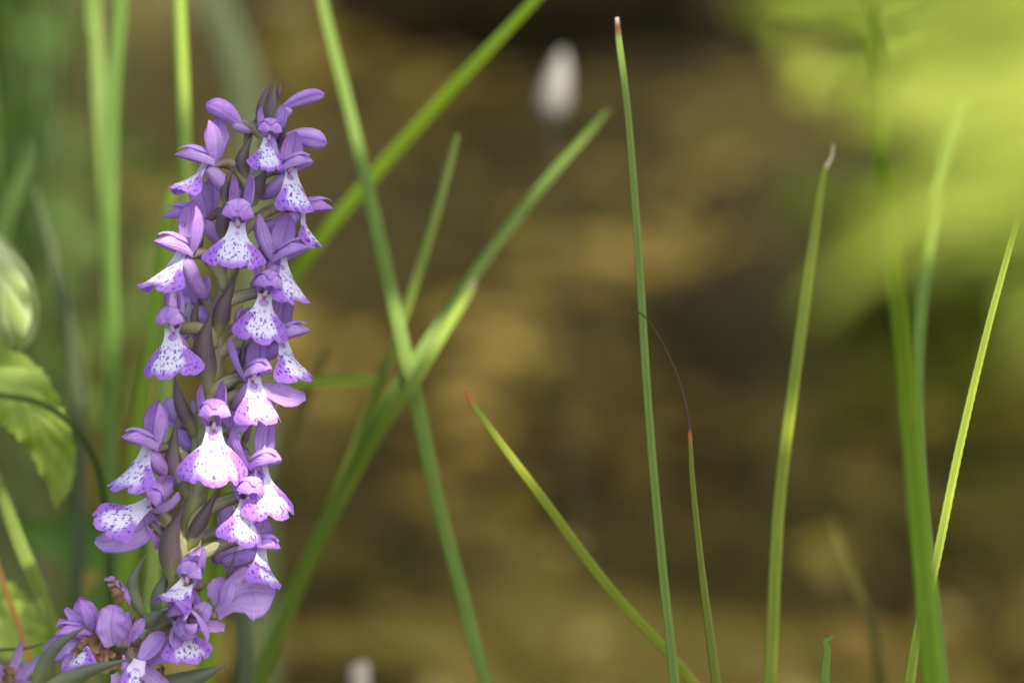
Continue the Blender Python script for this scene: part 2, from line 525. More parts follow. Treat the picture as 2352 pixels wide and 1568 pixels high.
def mat_pebble():
    k = NT('pebble')
    cr = k.n('ValToRGB'); k.l(k.attr('rand'), cr.inputs[0])
    e = cr.color_ramp.elements
    e[0].color = (0.035, 0.03, 0.016, 1); e[1].color = (0.42, 0.38, 0.27, 1)
    x = e.new(.6); x.color = (0.12, 0.10, 0.05, 1)
    x = e.new(.88); x.color = (0.20, 0.17, 0.09, 1)
    return k.thin(cr.outputs[0], 0, rough=.5)
V, F, A = pebbles(900, 17)
tag(build('gravel', V, F, mat_pebble(), origin=(0, 1, -.1), attrs={'rand': A}), 'small brown and pale pebbles over the stream bed', 'gravel', kind='stuff')

# far bank undergrowth: one mass of leaves
def mk_under(i, r):
    x = r.uniform(-3.5, 4.5); y = FAR_Y + .35 + abs(r.gauss(0, 1.4)) + .12 * x
    z = ground_z(x, y) + r.random() ** 1.3 * (.9 if y < FAR_Y + .9 + .12 * x else 2.6)
    return Vector((x, y, z)), Vector((r.gauss(0, .6), r.gauss(-.5, .5), 1)).normalized(), Vector((r.uniform(-1, 1), -.6, -.3)), r.uniform(.6, 1.5)
V, F, UV, A = leaf_quads(0, 9000, .11, mk_under, 11)
M_UNDER = mat_leaf('undergrowth_leaf', (0.035, 0.055, 0.014), (0.07, 0.10, 0.022), .25)
tag(build('undergrowth', V, F, M_UNDER, origin=(0, 3, 0), uvs=UV, attrs={'rand': A}), 'dark green undergrowth massed on the far bank', 'undergrowth', kind='stuff')

# turf of the near and left bank
def turf(name, label, n, area, h, mat, seed):
    r = random.Random(seed)
    V, F, UVs = [], [], []
    k = 0
    while k < n:
        x = r.uniform(*area[0]); y = r.uniform(*area[1])
        z = ground_z(x, y)
        if z < WATER_Z - .01: k += 1; continue
        a = r.uniform(0, 6.28); hh = h * r.uniform(.5, 1.2); w = r.uniform(.0012, .0028); lean = r.uniform(.05, .45) * hh
        s = Vector((math.cos(a), math.sin(a), 0)); l = Vector((-s.y, s.x, 0)) * lean
        o = len(V)
        for j in range(4):
            t = j / 3
            c = Vector((x, y, z - .005)) + Vector((0, 0, hh * t * (1 - .15 * t))) + l * t * t
            ww = w * (1 - t) ** .6 + .0002
            V += [c - s * ww, c + s * ww]; UVs += [(0, t), (1, t)]
        for j in range(3):
            a0 = o + 2 * j
            F.append((a0, a0 + 1, a0 + 3, a0 + 2))
        k += 1
    tag(build(name, V, F, mat, origin=(0, 0, 0), uvs=UVs), label, 'grass', kind='stuff')
M_TURF = mat_blade('turf', (0.05, 0.085, 0.02), (0.10, 0.17, 0.035))
turf('bank_grass', 'short grass covering the near and left stream bank', 9000, ((-1.6, 1.0), (-.4, 1.6)), .10, M_TURF, 5)
turf('bank_sedge', 'tall dark sedge massed on the left bank', 3400, ((-1.5, -.13), (.35, 1.9)), .42, mat_blade('bank_sedge', (0.030, 0.052, 0.009), (0.062, 0.10, 0.016)), 6)

# ------------------------------------------------------------------ grass blades, one thing each
def blade(name, label, cat, pts, wid, mat, thick=.28, ground=True, n=40, serr=0.0, group=None, keel=.35):
    """pts from tip to base: (x, y, depth) in photo units and metres; wid: full widths in photo units"""
    p3 = [P(*p) for p in pts]
    ws = [w * U * (DIST + p[2]) / DIST / 2 for w, p in zip(wid, pts)]
    if ground:
        last, prv = p3[-1], p3[-2]
        dirv = (last - prv).normalized()
        dx = max(-.6, min(.6, dirv.x)) ; dy = max(-.3, min(.3, dirv.y))
        x, y = last.x + dx * .16, last.y + dy * .10
        z = ground_z(x, y)
        h = last.z - z
        p3 += [Vector((last.x + dx * .10, last.y + dy * .06, last.z - h * .5)), Vector((x, y, z - .012))]
        ws += [ws[-1] * 1.05, ws[-1] * 1.1]
    c = catmull([tuple(p) + (w,) for p, w in zip(p3, ws)], n)
    c = c[::-1]
    pp = [Vector(r[:3]) for r in c]; ww = [max(r[3], .00005) for r in c]
    L = [0]
    for i in range(1, n): L.append(L[-1] + (pp[i] - pp[i - 1]).length)
    V, UVs = [], []
    ncs = 8
    for j in range(n):
        t = (pp[min(j + 1, n - 1)] - pp[max(j - 1, 0)]).normalized()
        view = (CAMP - pp[j]).normalized()
        s = t.cross(view).normalized(); f = s.cross(t)
        for i in range(ncs + 1):
            a = 2 * math.pi * i / ncs
            cs, sn = math.cos(a), math.sin(a)
            w = ww[j] * (1 + (serr * (1 if j % 2 else -1) if abs(cs) > .9 else 0))
            depth = sn * thick * ww[j] - keel * ww[j] * (1 - abs(cs)) * .8
            V.append(pp[j] + s * cs * w + f * depth)
            UVs.append((i / ncs, L[j] / L[-1]))
    F = grid_faces(ncs + 1, n)
    for j, fl in ((0, False), (n - 1, True)):
        idx = [j * (ncs + 1) + i for i in range(ncs)]
        F.append(tuple(idx if fl else idx[::-1]))
    o = build(name, V, F, mat, origin=pp[0], uvs=UVs)
    return tag(o, label, cat, group)

G_BLUE = mat_blade('sedge_bluegreen', (0.17, 0.24, 0.055), (0.22, 0.31, 0.05), (0.50, 0.42, 0.32), .995, ring=(0.20, 0.09, 0.04))
G_MID = mat_blade('sedge_green', (0.13, 0.20, 0.025), (0.18, 0.28, 0.035))
G_PALE = mat_blade('sedge_pale', (0.17, 0.23, 0.035), (0.26, 0.34, 0.06))
G_LIME = mat_blade('sedge_lime', (0.20, 0.27, 0.03), (0.28, 0.33, 0.025), (0.50, 0.17, 0.04), .989)
G_YEL = mat_blade('sedge_yellowgreen', (0.26, 0.36, 0.04), (0.40, 0.48, 0.06), trans=.4)
G_DEEP = mat_blade('sedge_deep', (0.14, 0.25, 0.010), (0.22, 0.34, 0.018))
G_DARK = mat_blade('sedge_dark', (0.055, 0.09, 0.018), (0.08, 0.13, 0.025))
G_BURNT = mat_blade('sedge_burnt', (0.18, 0.23, 0.03), (0.20, 0.23, 0.025), (0.085, 0.052, 0.025), .915, ring=(0.40, 0.16, 0.03))
G_DRYTIP = mat_blade('sedge_drytip', (0.19, 0.28, 0.018), (0.26, 0.31, 0.022), (0.62, 0.54, 0.32), .984)
G_DRY = mat_blade('dry_straw', (0.50, 0.27, 0.06), (0.55, 0.30, 0.07))
G_OLIVE = mat_blade('sedge_olive', (0.10, 0.12, 0.012), (0.13, 0.11, 0.014))
G_GREY = mat_blade('sedge_grey', (0.085, 0.115, 0.04), (0.10, 0.125, 0.05))
G_STRAW = mat_blade('pale_straw', (0.50, 0.44, 0.34), (0.60, 0.54, 0.45))

B = blade
B('sedge', 'upright blue-green blade with a small whitish blunt tip', 'grass blade', [(1417, 40, .012), (1421, 90, .012), (1440, 240, .011), (1465, 560, .01), (1490, 950, .009), (1520, 1290, .008), (1552, 1590, .007)], [9, 15, 16, 18, 19, 21, 23], G_BLUE)
B('sedge', 'leaning lime blade with a short orange withered tip', 'grass blade', [(1071, 895, .018), (1078, 915, .018), (1130, 990, .018), (1250, 1150, .02), (1400, 1350, .024), (1610, 1590, .03)], [9, 13, 17, 22, 23, 24], G_LIME)
B('sedge', 'slender blade with a long curled hair-thin blackened tip', 'grass blade', [(1449, 709, -.001), (1475, 722, -.001), (1512, 770, 0), (1558, 868, 0), (1581, 965, 0), (1590, 1100, 0), (1612, 1310, 0), (1648, 1590, .001)], [3.5, 3.5, 3.6, 5, 8.5, 13, 17, 24], G_BURNT, thick=.4)
B('sedge', 'green blade ending in a pale papery split tip', 'grass blade', [(1914, 332, .036), (1910, 360, .036), (1894, 392, .036), (1868, 560, .034), (1826, 860, .03), (1790, 1150, .028), (1767, 1590, .025)], [5, 7, 13, 24, 27, 28, 30], G_DRYTIP)
B('sedge', 'broad saturated green blade standing before the serrated yellow blade', 'grass blade', [(1985, -160, -.10), (2003, 40, -.088), (2030, 400, -.072), (2075, 800, -.056), (2110, 1200, -.048), (2145, 1590, -.044)], [30, 34, 38, 44, 47, 50], G_DEEP)
B('sedge', 'slim arching green blade passing behind the broad saturated blade', 'grass blade', [(2320, -160, .12), (2275, 20, .115), (2200, 260, .10), (2140, 520, .08), (2110, 760, .065), (2106, 950, .05), (2122, 1200, .04), (2165, 1590, .03)], [14, 20, 26, 28, 28, 28, 30, 34], G_MID)
B('sedge', 'sunlit yellow-green blade with finely serrated edges', 'grass blade', [(2420, 160, -.002), (2345, 470, -.002), (2272, 740, -.001), (2205, 1020, 0), (2140, 1330, 0), (2108, 1450, .002), (2084, 1600, .004)], [8, 14, 17, 20, 22, 23, 25], G_YEL, serr=.05, n=220)
B('sedge', 'short cut green blade with a folded over tip', 'grass blade', [(1912, 1459, .006), (1903, 1468, .006), (1894, 1472, .006), (1899, 1490, .006), (1896, 1530, .006), (1892, 1600, .006)], [4, 9, 12, 18, 21, 24], G_MID)
B('sedge', 'faint olive blade with brown tip behind the cut blade', 'grass blade', [(1905, 1185, .12), (1925, 1240, .12), (1960, 1330, .11), (2008, 1470, .10), (2030, 1600, .10)], [10, 20, 24, 26, 30], G_OLIVE)
B('sedge', 'long green blade crossing the others and rising past the orchid tip', 'grass blade', [(722, -140, .09), (742, 10, .085), (790, 205, .078), (850, 455, .07), (918, 760, .062), (960, 935, .058), (1010, 1170, .055), (1060, 1360, .052), (1122, 1600, .05)], [15.5, 22.4, 25.8, 29.2, 31.8, 32.7, 31.8, 31, 31], G_MID)
B('sedge', 'bright diagonal blade slanting up to the right from behind the orchid', 'grass blade', [(1330, -110, .07), (1225, 5, .075), (1030, 212, .085), (832, 432, .095), (740, 545, .10), (640, 700, .11), (560, 900, .12), (520, 1200, .12)], [18.5, 23.5, 28.6, 30.2, 28.6, 28.6, 28.6, 28.6], G_DEEP)
B('sedge', 'straight khaki blade with blunt tip between the crossing blades', 'grass blade', [(1052, 308, .062), (1046, 330, .062), (1000, 500, .062), (930, 720, .064), (872, 880, .07), (800, 1060, .078), (705, 1290, .086), (592, 1580, .094)], [10.2, 14.4, 19.6, 22.1, 20.4, 17, 15.3, 15.3], G_PALE)
B('sedge', 'long blade leaning right with faded brown tip above the crossing', 'grass blade', [(1398, 252, .085), (1370, 285, .084), (1250, 420, .08), (1100, 615, .072), (950, 830, .062), (880, 935, .062), (790, 1110, .07), (695, 1310, .078), (580, 1580, .088)], [8.2, 16.4, 22.1, 25.4, 25.4, 24.6, 26.2, 27.9, 27.9], G_MID)
B('sedge', 'broken pale blade with stubby end lying along the long leaning blade', 'grass blade', [(1092, 640, .058), (1080, 665, .058), (1020, 760, .056), (955, 870, .054), (895, 955, .058), (812, 1100, .068), (712, 1305, .08), (596, 1585, .09)], [10.2, 20.4, 26.3, 28.1, 26.3, 22.1, 17, 15.3], mat_blade('sedge_broken', (0.14, 0.21, 0.025), (0.27, 0.36, 0.045), (0.30, 0.30, 0.12), .991))
B('sedge', 'short horizontal green blade sticking out from behind the orchid', 'grass blade', [(868, 872, .085), (850, 872, .085), (780, 874, .085), (710, 878, .085), (610, 890, .085), (530, 960, .085), (480, 1120, .085), (465, 1400, .085)], [14, 20, 22, 22, 22, 22, 24, 24], G_DEEP)
B('sedge', 'faint short olive blade close behind the right-hand orchid flowers', 'grass blade', [(748, 798, .10), (735, 840, .10), (700, 925, .10), (655, 1040, .10), (610, 1180, .10), (570, 1400, .10)], [12, 20, 23, 24, 25, 26], G_OLIVE)
B('reed', 'thick bright green stalk passing behind the orchid, pale lower down', 'grass stalk', [(408, -140, .07), (412, 0, .068), (424, 300, .065), (428, 470, .062), (402, 700, .055), (380, 900, .05), (356, 1250, .045), (342, 1450, .04), (336, 1600, .04)], [25.8, 29.2, 32.7, 33.5, 34.4, 34.4, 36.1, 36.1, 36.1], mat_blade('stalk_pale', (0.40, 0.44, 0.11), (0.24, 0.36, 0.035)), thick=.8, keel=0)
B('sedge', 'darker green blade close beside the pale stalk', 'grass blade', [(397, 440, .08), (387, 490, .08), (366, 650, .08), (340, 830, .08), (318, 960, .08), (300, 1200, .08), (280, 1500, .08)], [17, 25.5, 30.6, 32.3, 32.3, 32.3, 32.3], G_DEEP)
B('reed', 'tall blurred blue-green stalk with a thin blade merging into it', 'grass stalk', [(285, -160, .12), (276, 0, .118), (256, 250, .115), (255, 600, .11), (260, 800, .11), (254, 1000, .11), (258, 1300, .11)], [26, 30.3, 31.8, 31.8, 31.8, 33.2, 33.2], mat_blade('stalk_blue', (0.10, 0.18, 0.03), (0.14, 0.24, 0.035)), thick=.7, keel=0)
B('sedge', 'thin blade merging into the tall blurred blue-green stalk', 'grass blade', [(210, -120, .14), (214, 20, .14), (226, 180, .135), (234, 330, .13), (246, 520, .125), (250, 900, .12), (240, 1300, .12)], [22, 30, 32, 30, 26, 24, 24], G_MID)
B('sedge', 'short green blade leaning over the pale folded leaf', 'grass blade', [(66, 330, .14), (55, 380, .14), (30, 450, .14), (2, 545, .14), (-40, 700, .14), (-80, 1000, .14)], [10.5, 22.5, 28.5, 30, 31.5, 31.5], G_DARK)
B('sedge', 'faint grey-green arching blade left of the tall stalk', 'grass blade', [(82, 430, .12), (96, 490, .12), (130, 620, .12), (163, 780, .12), (180, 950, .12), (182, 1200, .12), (180, 1500, .12)], [8, 16, 24, 28, 30, 30, 30], G_GREY)
B('sedge', 'dark arching blade in front of the toothed leaf', 'grass blade', [(-60, 905, .035), (0, 908, .035), (90, 925, .037), (160, 970, .04), (215, 1050, .045), (245, 1180, .05), (255, 1400, .055)], [10, 12, 14, 15, 16, 18, 18], G_DARK)
B('sedge', 'pale green blade slanting below the toothed leaf', 'grass blade', [(-60, 980, .05), (0, 1125, .05), (50, 1260, .05), (100, 1380, .052), (140, 1500, .055), (165, 1620, .06)], [20, 26, 31, 34, 34, 34], G_PALE)
B('sedge', 'thin dry orange straw at the foot of the herb', 'grass blade', [(-40, 1180, .04), (2, 1320, .04), (30, 1400, .04), (66, 1510, .04), (100, 1600, .04)], [6, 12, 13, 14, 14], G_DRY)
B('sedge', 'stubby pale grey-green blade rising under the orchid lower right flowers', 'grass blade', [(556, 1400, .055), (560, 1450, .055), (566, 1520, .055), (562, 1600, .055)], [20, 38, 40, 40], G_GREY)
B('sedge', 'wide grey-green blade far behind the orchid tip', 'grass blade', [(455, -160, .42), (490, 0, .42), (540, 120, .42), (565, 240, .42), (580, 500, .42), (585, 900, .42)], [51, 68, 71.4, 68, 64.6, 59.5], G_GREY)
B('straw_stub', 'pale broken straw stub standing in the stream edge', 'straw', [(822, 1524, .13), (824, 1530, .13), (826, 1560, .13), (828, 1600, .13)], [34, 44, 46, 46], G_STRAW, thick=.8, keel=0)
B('sedge', 'thin dark wisp lying level beside the lowest orchid flower', 'grass blade', [(98, 1478, .02), (60, 1488, .02), (0, 1492, .02), (-60, 1500, .02), (-120, 1540, .02)], [3, 6, 7, 7, 7], G_DARK)

# ------------------------------------------------------------------ broad-leaved herbs on the left
M_TOOTH = mat_leaf('toothed_leaf', (0.19, 0.27, 0.03), (0.34, 0.43, 0.08), .35, 6)
M_FOLD = mat_leaf('folded_leaf', (0.24, 0.32, 0.09), (0.52, 0.55, 0.30), .35, 5)
M_HERB = mat_leaf('herb_leaf', (0.07, 0.14, 0.02), (0.11, 0.20, 0.03), .3, 8)
M_HERBD = mat_leaf('herb_leaf_dark', (0.05, 0.075, 0.012), (0.08, 0.11, 0.02), .3, 6)
M_HERBSTEM = mat_simple('herb_stem', (0.10, 0.16, 0.03), (0.15, 0.22, 0.05), 80, rough=.5)

def leaf(parent, pts, hw, mat, cup=.25, wave=.12, nx=CX, tooth=0.0, seed=1, n=26, nu=9, name='leaf', side=None):
    c = catmull([tuple(P(*p)) + (h * U * (DIST + p[2]) / DIST,) for p, h in zip(pts, hw)], n)
    pp = [Vector(r[:3]) for r in c]; ww = [max(r[3], .00003) for r in c]
    if tooth:
        ww = [w * (1 + tooth * (1 if i % 2 else -1)) for i, w in enumerate(ww)]
    sides = []
    for j in range(n):
        t = (pp[min(j + 1, n - 1)] - pp[max(j - 1, 0)]).normalized()
        s = t.cross((CAMP - pp[j]).normalized()) if side is None else side
        sides.append(s.normalized())
    V, F, UVs = ribbon(pp, ww, sides, [cup] * n, nu, wave, seed)
    return build(name, V, F, mat, parent, origin=pp[0], uvs=UVs)

def herb_stem(parent, pts, r0, r1, n=14):
    c = catmull([tuple(p) for p in pts], n)
    pp = [Vector(r) for r in c]
    V, F, UVs = tube(pp, [r0 + (r1 - r0) * i / (n - 1) for i in range(n)], 8)
    return build('stem', V, F, M_HERBSTEM, parent, origin=pp[0], uvs=UVs)

b0 = P(-160, 1500, .06); b0.z = ground_z(b0.x, b0.y)
herb = empty('toothed_herb', b0)
tag(herb, 'herb with a pale folded leaf above a sunlit toothed green leaf', 'herb')
herb_stem(herb, [b0 - Vector((0, 0, .01)), P(-150, 1500, .06), P(-120, 1000, .06), P(-90, 560, .055)], .0016, .0009)
leaf(herb, [(-105, 850, .055), (-40, 860, .05), (40, 905, .043), (100, 985, .043), (135, 1080, .048), (132, 1165, .052)], [10, 66, 78, 58, 38, 3], M_TOOTH, .35, .45, tooth=.045, seed=2, n=34)
leaf(herb, [(-70, 520, .05), (-30, 560, .046), (5, 640, .042), (12, 720, .042), (-5, 790, .046), (-30, 830, .05)], [6, 26, 48, 60, 40, 3], M_FOLD, -.35, .4, seed=4, n=30)
leaf(herb, [(-70, 530, .056), (-20, 545, .054), (24, 600, .052), (58, 690, .052), (62, 760, .054), (40, 815, .056)], [4, 16, 26, 30, 20, 2], M_FOLD, .5, .3, seed=9, n=26)
leaf(herb, [(-140, 1320, .06), (-80, 1360, .06), (0, 1420, .06), (70, 1480, .062), (115, 1540, .064)], [8, 60, 78, 52, 3], M_TOOTH, .25, .1, seed=6, tooth=.04)

def simple_herb(label, base_px, lvs, mat, group=None):
    bx, by, bd = base_px
    b = P(bx, by, bd); b.z = ground_z(b.x, b.y)
    h = empty('leafy_herb', b); tag(h, label, 'herb', group)
    top = min(lvs, key=lambda q: q[0][1])[0]
    tp = P(*top)
    herb_stem(h, [b - Vector((0, 0, .01)), P(bx, by, bd), (P(bx, by, bd) + tp) / 2 + Vector((.004, 0, 0)), tp], .002, .001)
    for i, (a, e, w) in enumerate(lvs):
        m = ((a[0] + e[0]) / 2, (a[1] + e[1]) / 2 - 12, (a[2] + e[2]) / 2)
        q = ((a[0] * 3 + e[0]) / 4, (a[1] * 3 + e[1]) / 4 - 10, (a[2] * 3 + e[2]) / 4)
        leaf(h, [a, q, m, ((a[0] + e[0] * 3) / 4, (a[1] + e[1] * 3) / 4 - 4, (a[2] + e[2] * 3) / 4), e], [3, w * .8, w, w * .7, 2], mat, .25, .1, seed=i, n=16, nu=7)
    return h
simple_herb('low dark herb with one broad leaf under the lowest left flower', (330, 1480, .14), [((330, 1300, .13), (40, 1210, .13), 62), ((330, 1330, .14), (180, 1420, .13), 40), ((332, 1290, .14), (300, 1120, .15), 30)], M_HERB)
hr = random.Random(21)
for i, (bx, lab) in enumerate([(-60, 'leafy herb far back at the edge with mid-green leaves'), (60, 'leafy herb behind the short leaning green blade'), (150, 'leafy herb behind the faint grey-green arching blade'), (330, 'leafy herb far behind the thick bright stalk')]):
    d = [.55, .75, .6, .95][i]
    L = []
    for j in range(9):
        yy = [-40, -40, 250, 300][i] + j * 95 + hr.uniform(-20, 20)
        sgn = 1 if j % 2 else -1
        L.append(((bx + hr.uniform(-8, 8), yy + 40, d), (bx + sgn * hr.uniform(80, 140), yy + hr.uniform(-30, 60), d + hr.uniform(-.06, .06)), hr.uniform(26, 44)))
    simple_herb(lab, (bx, 1100, d), L, M_HERB if i % 2 else mat_leaf('herb_leaf_%d' % i, (0.09, 0.15, 0.03), (0.15, 0.22, 0.04), .3, 6))

# ------------------------------------------------------------------ sunlit shrub over the water at the right, far back
def shrub(name, label, root, tips, nl, size, mat, seed, spread=.10):
    h = empty(name, root); tag(h, label, 'shrub')
    r = random.Random(seed)
    segs = []
    V, F, UVs = [], [], []
    for tp in tips:
        mid = (root + tp) / 2 + Vector((r.uniform(-.08, .08), 0, .15))
        c = [Vector(q) for q in catmull([tuple(root - Vector((0, 0, .02))), tuple(mid), tuple(tp)], 12)]
        v, f, uv = tube(c, [.007 * (1 - i / 13) + .0012 for i in range(12)], 6)
        o = len(V); V += v; UVs += uv; F += [tuple(a + o for a in q) for q in f]
        segs.append(c)
    build('branch', V, F, M_BARK, h, origin=root, uvs=UVs)
    def mk(i, rr):
        c = rr.choice(segs); k = int(len(c) * (.3 + .7 * rr.random() ** .7)); k = min(k, len(c) - 1)
        p = c[k] + Vector((rr.gauss(0, spread), rr.gauss(0, spread), rr.gauss(0, spread * .8)))
        return p, Vector((rr.gauss(.2, .4), rr.gauss(-.4, .4), 1)).normalized(), Vector((rr.uniform(-1, 1), rr.uniform(-1, .4), -.5)), rr.uniform(.6, 1.3)
    v, f, uv, A = leaf_quads(0, nl, size, mk, seed)
    tag(build('foliage', v, f, mat, h, origin=root, uvs=uv, attrs={'rand': A}), kind='stuff')
    return h
M_BARK = mat_simple('bark', (0.06, 0.045, 0.03), (0.14, 0.11, 0.075), 60, rough=.85)
M_SUNLEAF = mat_leaf('sunlit_leaf', (0.20, 0.26, 0.022), (0.29, 0.35, 0.035), .4, 6)
def gpt(x, y):
    return Vector((x, y, ground_z(x, y)))
sr = gpt(.75, 1.98)
shrub('leafy_shrub', 'yellow-green sunlit shrub hanging over the water', sr,
      [P(2050, 60, 1.4), P(2080, 300, 1.35), P(2250, 250, 1.4), P(2330, 100, 1.4), P(2380, 420, 1.3), P(2150, 20, 1.4), P(2320, 560, 1.2)], 900, .045, M_SUNLEAF, 31, .035)
# a herb growing close to the lens: its leaves reach into the upper right corner
fb = P(2900, 900, -.26); fb.z = ground_z(fb.x, fb.y)
M_FORE = mat_leaf('near_leaf', (0.38, 0.44, 0.055), (0.44, 0.50, 0.08), .45, 6)
NEAR = empty('foreground_herb', fb)
tag(NEAR, 'bright green sunlit herb leaves wholly out of focus before the grass tops', 'herb')
herb_stem(NEAR, [fb - Vector((0, 0, .01)), P(2920, 1200, -.26), P(2880, 500, -.26), P(2700, 0, -.26)], .0013, .0007)
for i, (pts_, hw_) in enumerate([
    ([(2790, 160, -.26), (2500, 130, -.26), (2200, 170, -.255), (1940, 270, -.25)], [4, 125, 140, 5]),
    ([(2700, 0, -.26), (2350, -80, -.26), (1950, -30, -.245), (1690, 20, -.235)], [4, 75, 95, 8]),
    ([(2860, 420, -.26), (2600, 420, -.26), (2400, 470, -.255), (2180, 560, -.25)], [4, 75, 85, 4]),
    ([(2840, 300, -.26), (2480, 330, -.26), (2120, 480, -.255), (1850, 720, -.25)], [4, 45, 60, 4]),
    ([(2880, 600, -.26), (2640, 660, -.26), (2450, 740, -.255), (2280, 860, -.25)], [4, 45, 50, 4])]):
    leaf(NEAR, pts_, hw_, M_FORE, .25, .1, seed=40 + i, n=18, nu=7)

# white flake: pale stone on the far water edge
wp = P(1272, 215, 1.0)
def stone(name, label, c, size, mat, seed, cat='stone'):
    V, F = [], []
    nu, nv = 12, 8
    for j in range(nv + 1):
        th = math.pi * j / nv
        for i in range(nu):
            ph = 2 * math.pi * i / nu
            q = Vector((math.sin(th) * math.cos(ph), math.sin(th) * math.sin(ph), math.cos(th)))
            q *= 1 + .22 * noise.noise(q * 1.7 + Vector((seed, 0, 0)))
            V.append(c + Vector((q.x * size[0], q.y * size[1], q.z * size[2])))
    for j in range(nv):
        for i in range(nu):
            F.append((j * nu + i, j * nu + (i + 1) % nu, (j + 1) * nu + (i + 1) % nu, (j + 1) * nu + i))
    return tag(build(name, V, F, mat, origin=c), label, cat)
M_WHITE = mat_simple('white_stone', (0.14, 0.13, 0.105), (0.20, 0.185, 0.155), 90, rough=.6)
M_SHADE_STONE = mat_simple('shade_stone', (0.010, 0.007, 0.003), (0.026, 0.019, 0.007), 18, rough=.9, bdist=.005, spec=.1)  # near-black rocks added to stand in for shade around the far stream

wc = P(1272, 240, .25)
pb = Vector((wc.x + .01, wc.y + .01, 0)); pb.z = ground_z(pb.x, pb.y)
POD = empty('seed_head', pb)
tag(POD, 'blurred whitish seed head on a hair-thin stalk above the stream', 'seed head')
cc = [Vector(q) for q in catmull([tuple(pb - Vector((0, 0, .01))), tuple((pb + wc) / 2 + Vector((.006, 0, 0))), tuple(P(1265, 275, .25))], 14)]
V, F, UVs = tube(cc, [.00018] * 14, 6)
build('stalk', V, F, mat_simple('thin_stalk', (0.05, 0.045, 0.02), (0.09, 0.08, 0.03), 80), POD, origin=pb, uvs=UVs)
cc = [P(1260 + 34 * t, 285 - 170 * t, .25) for t in [i / 11 for i in range(12)]]
V, F, UVs = tube(cc, [q * U * 1.45 for q in (5, 24, 34, 38, 39, 38, 35, 31, 26, 21, 15, 4)], 14)
for i in range(12 * 15):
    j = i // 15
    V[i] = cc[j] + (V[i] - cc[j]) * (1 + .25 * noise.noise(Vector((i % 15 % 14 * .9, j * .8, 2))))
build('fluff', V, F, M_WHITE, POD, origin=cc[0], uvs=UVs)
for i, (x, y, sz, lab) in enumerate([(1100, 40, .16, 'large dark rock standing in for the shade under the far bank beyond the bright diagonal blade'), (1560, 60, .13, 'dark rounded rock standing in for shade beside the sunlit shrub'), (1820, 900, .10, 'dark low rock standing in for shade on the water behind the blade with papery split tip')]):
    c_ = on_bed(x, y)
    stone('shade_rock', lab, c_ + Vector((0, .05, sz * .1)), (sz, sz * .7, sz * .55), M_SHADE_STONE, 7 + i, 'rock')
#@@ORCHID@@
# ------------------------------------------------------------------ the orchid
STEM = [(632, 232, 4), (622, 290, 6), (606, 345, 8), (585, 420, 10), (560, 500, 13), (533, 600, 17), (509, 700, 20), (495, 800, 22), (484, 900, 24), (470, 1000, 26), (455, 1100, 27), (440, 1200, 27), (424, 1300, 27), (400, 1380, 26), (360, 1460, 25), (318, 1540, 24), (285, 1640, 23)]
st3 = [P(x, y, 0) for x, y, r in STEM]
rr = [r * U for x, y, r in STEM]
last = st3[-1]
gx, gy = last.x - .012, last.y - .02
gz = ground_z(gx, gy)
st3 += [Vector((last.x - .008, last.y - .01, last.z * .55)), Vector((gx, gy, gz - .015))]
rr += [24 * U, 28 * U]
root = Vector((gx, gy, gz))
ORC = empty('orchid', root)
tag(ORC, 'purple orchid spike with white spotted lips and purple-brown bracts', 'orchid')
sc_ = catmull([tuple(p) + (r,) for p, r in zip(st3, rr)], 90)[::-1]
sp = [Vector(q[:3]) for q in sc_]
V, F, UVs = tube(sp, [q[3] for q in sc_], 16)
# shallow ribs along the stem
for i, v in enumerate(V[:90 * 17]):
    j, a = divmod(i, 17)
    V[i] = sp[j] + (v - sp[j]) * (1 + .045 * math.cos(a % 16 * 2 * math.pi / 16 * 4))
build('stem', V, F, M_STEM, ORC, origin=root, uvs=UVs)

def stem_at(y):
    for i in range(len(STEM) - 1):
        a, b = STEM[i], STEM[i + 1]
        if a[1] <= y <= b[1] or (i == len(STEM) - 2):
            t = (y - a[1]) / (b[1] - a[1])
            return a[0] + (b[0] - a[0]) * t, a[2] + (b[2] - a[2]) * t
    return STEM[0][0], STEM[0][2]

class Frame:
    def __init__(s, x, y, d, yaw, pitch, roll, scale):
        Mx = Matrix(((CX.x, CU.x, CN.x), (CX.y, CU.y, CN.y), (CX.z, CU.z, CN.z)))   # camera basis: right, up, towards viewer
        cy, sy = math.cos(R(yaw)), math.sin(R(yaw))
        rt = Vector((cy, 0, -sy)); fw = Vector((sy, 0, cy)); up = Vector((0, 1, 0))
        q = Matrix.Rotation(-R(pitch), 3, rt); fw = q @ fw; up = q @ up
        q = Matrix.Rotation(-R(roll), 3, Vector((0, 0, 1))); fw = q @ fw; up = q @ up; rt = q @ rt
        s.R, s.F, s.U = Mx @ rt, Mx @ fw, Mx @ up
        s.O = P(x, y, d); s.s = scale * U
    def __call__(s, x, y, z):
        return s.O + (s.R * x + s.F * y + s.U * z) * s.s
    def vec(s, x, y, z):
        return (s.R * x + s.F * y + s.U * z).normalized()

